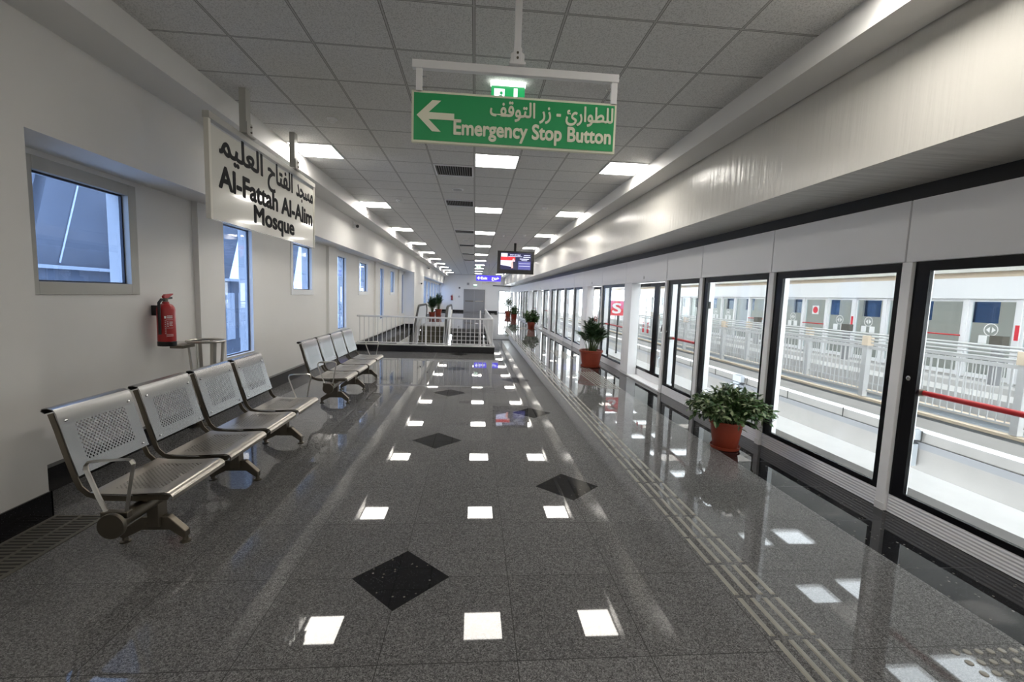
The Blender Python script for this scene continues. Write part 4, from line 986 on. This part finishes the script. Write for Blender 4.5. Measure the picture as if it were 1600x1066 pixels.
for i in range(14):  # unseen panels added to brighten the opposite hall behind its glass
    y = -2.0+3.6*i
    r = thing('ceiling_light', (15.3, y, 3.3), 'added unseen fill light panel inside the opposite platform hall, %s' % nth(i), 'ceiling light', 'added fill lights of the opposite hall')
    MB().box(14.7, 15.9, y-.32, y+.32, 3.275, 3.299).build('light_frame', M['white'], r); MB().box(14.73, 15.87, y-.29, y+.29, 3.268, 3.275).build('diffuser', M['lamp'], r)
M['paper'] = pm('white_paper', (.9, .9, .9), .6)
cnt2 = {'leaf': 0, 'bar': 0, 'fix': 0}
fy = 4.6; kk = 0; pi_ = 0; pats = ['fix', 'bar', 'leaf', 'leaf']
# module reads, going away: leaf leaf fix bar
seq = []
y = 4.6
order = ['leaf', 'leaf', 'fix', 'bar']   # ending such that 9.0-10.1 is a leaf and 14.4-15.5 carries the bar
base_i = 0
names = {0: 'leaf', 1: 'fix', 2: 'bar', 3: 'leaf'}
i = 0
while y < 31:
    b = y+1.1
    kind = {4: 'leaf', 5: 'bar', 6: 'fix', 7: 'leaf', 8: 'leaf', 9: 'bar', 3: 'leaf', 2: 'fix', 1: 'bar', 0: 'leaf'}.get(i, ['leaf', 'bar', 'fix', 'leaf'][(i-10+3) % 4])
    c = cnt2[kind]; cnt2[kind] += 1
    lab = {'leaf': 'white-framed glass leaf with paper notices on the opposite platform, %s', 'bar': 'white-framed glass emergency door with a red bar on the opposite platform, %s', 'fix': 'plain white-framed glass screen on the opposite platform, %s'}[kind] % nth(c)
    r = thing('opposite_screen', (XF, (y+b)/2, 0), lab, 'glass screen', 'screen doors of the opposite platform')
    f = MB(); e = .055
    f.box(XF-.03, XF+.03, y+.05, y+.05+e, .02, 1.895); f.box(XF-.03, XF+.03, b-.05-e, b-.05, .02, 1.895); f.box(XF-.03, XF+.03, y+.05+e, b-.05-e, 1.83, 1.895); f.box(XF-.03, XF+.03, y+.05+e, b-.05-e, .02, .12)
    f.build('panel_frame', M['white'], r)
    MB().box(XF-.004, XF+.004, y+.05+e, b-.05-e, .12, 1.83).build('pane', M['glassfar'], r)
    o = (XF-.005, (y+b)/2, 0); ux = (0, -1, 0)
    if kind == 'bar':
        MB().cyl((XF-.07, y+.06, 1.0), (XF-.07, b-.06, 1.0), .018, 8).build('push_bar', M['redbar'], r, True)
        if i == 9:
            decal('notice', [rect(-.15, .15, 1.32, 1.62)], M['paper'], o, ux, UZ, r); decal('red_disc', [circ(0, 1.47, .115)], M['redsign'], (XF-.0085, (y+b)/2, 0), ux, UZ, r)
    if kind == 'leaf':
        decal('paper_notice', [rect(-.24, -.06, .85, 1.04)], M['paper'], o, ux, UZ, r); decal('paper_notice', [rect(.06, .24, .85, 1.04)], M['paper'], o, ux, UZ, r)
        n_ = 24; ringp = [(.15*math.cos(2*PI*t/n_), 1.18+.15*math.sin(2*PI*t/n_)) for t in range(n_+1)]+[(.132*math.cos(2*PI*t/n_), 1.18+.132*math.sin(2*PI*t/n_)) for t in range(n_, -1, -1)]
        decal('arrow_symbol', [ringp, [(-.10, 1.18), (-.02, 1.25), (-.02, 1.11)], [(.10, 1.18), (.02, 1.25), (.02, 1.11)]], M['paper'], o, ux, UZ, r)
    r = thing('opposite_post', (XF, y, 0), 'white post of the opposite platform screens, %s' % nth(i), 'post', 'white posts of the opposite platform')
    MB().box(XF-.06, XF+.08, y-.045, y+.045, .001, 1.895).build('post', M['white'], r)
    if kind == 'leaf' and i in (4, 8, 12):
        MB().box(XF-.066, XF-.061, y-.04, y+.04, .98, 1.32).build('red_sticker', M['redsign'], r)
    y = b; i += 1
for i, y in enumerate((8.86, 12.9, 17.3)):
    r = thing('equipment_post', (11.35, y, 0), 'dark grey equipment post on the opposite platform edge, %s' % nth(i), 'equipment post', 'equipment posts on the opposite platform edge')
    MB().box(11.3, 11.42, y-.08, y+.08, .001, .88).build('post', M['doorgrey'], r); MB().box(11.27, 11.45, y-.12, y+.12, .88, 1.08).build('equipment_head', M['castiron'], r)

# canopy over the tracks
cn = MB()
for a, b in ((3.4, 4.3), (5.5, 8.9), (9.7, 10.2), (11.2, 12.6)): cn.box(a, b, -10, 60, 6.0, 6.1)  # unseen gap after the first strip is sized to light the tracks
for a, b, y0, w_ in ((8.9, 9.7, 10.2, .75), (10.2, 11.2, 12.95, .9)):
    y = y0-2.7*8
    while y < 60: cn.box(a, b, y+w_, y+2.7, 6.0, 6.1); y += 2.7
struct(cn.build('roof_canopy', M['trimw']), 'canopy over the tracks', 'roof')
cs = MB(); y = -8.25
while y < 60: cs.box(3.4, 6.8, y-.05, y+.05, 5.95, 6.1); y += 2.7
struct(cs.build('roof_beam', M['railw']))
rn = MB(); rn.box(-3.6, 3.6, YB-.3, YE+.4, 3.6, 3.75); struct(rn.build('roof_slab', M['trimw']))

# ------------------------------------------------------------------ outside the left windows
def slab(name, pts, d, mat, label, cat='building'):
    m = MB(); m.prism(pts, d); return tag(m.build(name, mat), label, cat)
slab('concrete_pylon', [(-9.0, 8.55, -3), (-9.0, 13.2, -3), (-9.0, 13.2, 9), (-9.0, 12.05, 9)], (-1.2, 0, 0), M['concrete_blue'], 'big weathered concrete pylon outside the first window', 'pylon')
slab('leaning_strut', [(-9.0, 9.3, 2.05), (-9.0, 9.8, 2.05), (-9.0, 10.9, 6), (-9.0, 10.3, 6)], (-.5, 0, 0), M['concrete_blue'], 'slim leaning concrete strut left of the pylon outside the first window', 'strut')
cw = MB(); cw.tube([(-8.97, 10.66, 1.97), (-8.97, 11.9, 5.8)], .018, 6); tag(cw.build('conduit', M['white']), 'thin white conduit slanting across the concrete pylon', 'conduit')
slab('leaning_strut', [(-7.0, 9.6, -3), (-7.0, 11.4, -3), (-7.0, 16.95, 9), (-7.0, 14.9, 9)], (-.8, 0, 0), M['concrete_blue'], 'leaning concrete strut outside the second window', 'strut')
slab('leaning_strut', [(-7.0, 14.8, -3), (-7.0, 16.3, -3), (-7.0, 21.1, 9), (-7.0, 19.5, 9)], (-.8, 0, 0), M['concrete_blue'], 'leaning concrete strut outside the third window', 'strut')
M['bluebuild'] = pm('grey_facade', (.16, .17, .19), .6, noise=.3, nscale=2)
for i, (x, y0, y1, zt) in enumerate(((-8.4, 8.9, 12.9, 1.82), (-6.4, 12.0, 15.0, 1.72))):
    r = thing('low_building', (x-.2, (y0+y1)/2, -3), ('low grey building below the pylon outside the first window', 'low grey building with tall glazing outside the second window')[i], 'building')
    MB().box(x-.45, x, y0, y1, -3, zt).build('facade', M['bluebuild'], r)
    w = y0+.25; h0 = .2 if i else .9
    while w < y1-.5:
        MB().box(x+.001, x+.03, w, w+.38, h0, zt-.3).build('window_pane', M['railw'], r); w += .62
    MB().box(x-.45, x+.12, y0-.1, y1+.1, zt, zt+.07).build('roof_edge', M['railw'], r)
gl_ = MB(); gl_.box(-40, -3.6, -20, 70, -3.2, -3.0); struct(gl_.build('ground', M['concrete_pale']))

# ------------------------------------------------------------------ world, camera, colour management
w = bpy.data.worlds.new('overcast_sky'); SC.world = w; w.use_nodes = True; t = w.node_tree
bg = t.nodes['Background']; bg.inputs[0].default_value = (.90, .95, 1.0, 1); bg.inputs[1].default_value = 4.6

cam = bpy.data.cameras.new('camera'); co = bpy.data.objects.new('camera', cam); COL.objects.link(co)
cam.sensor_width = 36; cam.sensor_fit = 'HORIZONTAL'; cam.lens = 705.492*36/1600; cam.clip_start = .05; cam.clip_end = 300
yaw, pit, rol = math.radians(4.85903), math.radians(-5.64660), math.radians(1.95376)
fwd = Vector((math.sin(yaw)*math.cos(pit), math.cos(yaw)*math.cos(pit), math.sin(pit)))
rt = Vector((math.cos(yaw), -math.sin(yaw), 0)); up = rt.cross(fwd)
r_ = math.cos(rol)*rt + math.sin(rol)*up; u_ = -math.sin(rol)*rt + math.cos(rol)*up
mw = Matrix((r_, u_, -fwd)).transposed().to_4x4(); mw.translation = Vector((0, 0, H))
co.matrix_world = mw
SC.camera = co
vs = SC.view_settings; vs.view_transform = 'Standard'; vs.look = 'None'; vs.exposure = 1.1; vs.gamma = 1; vs.use_curve_mapping = False
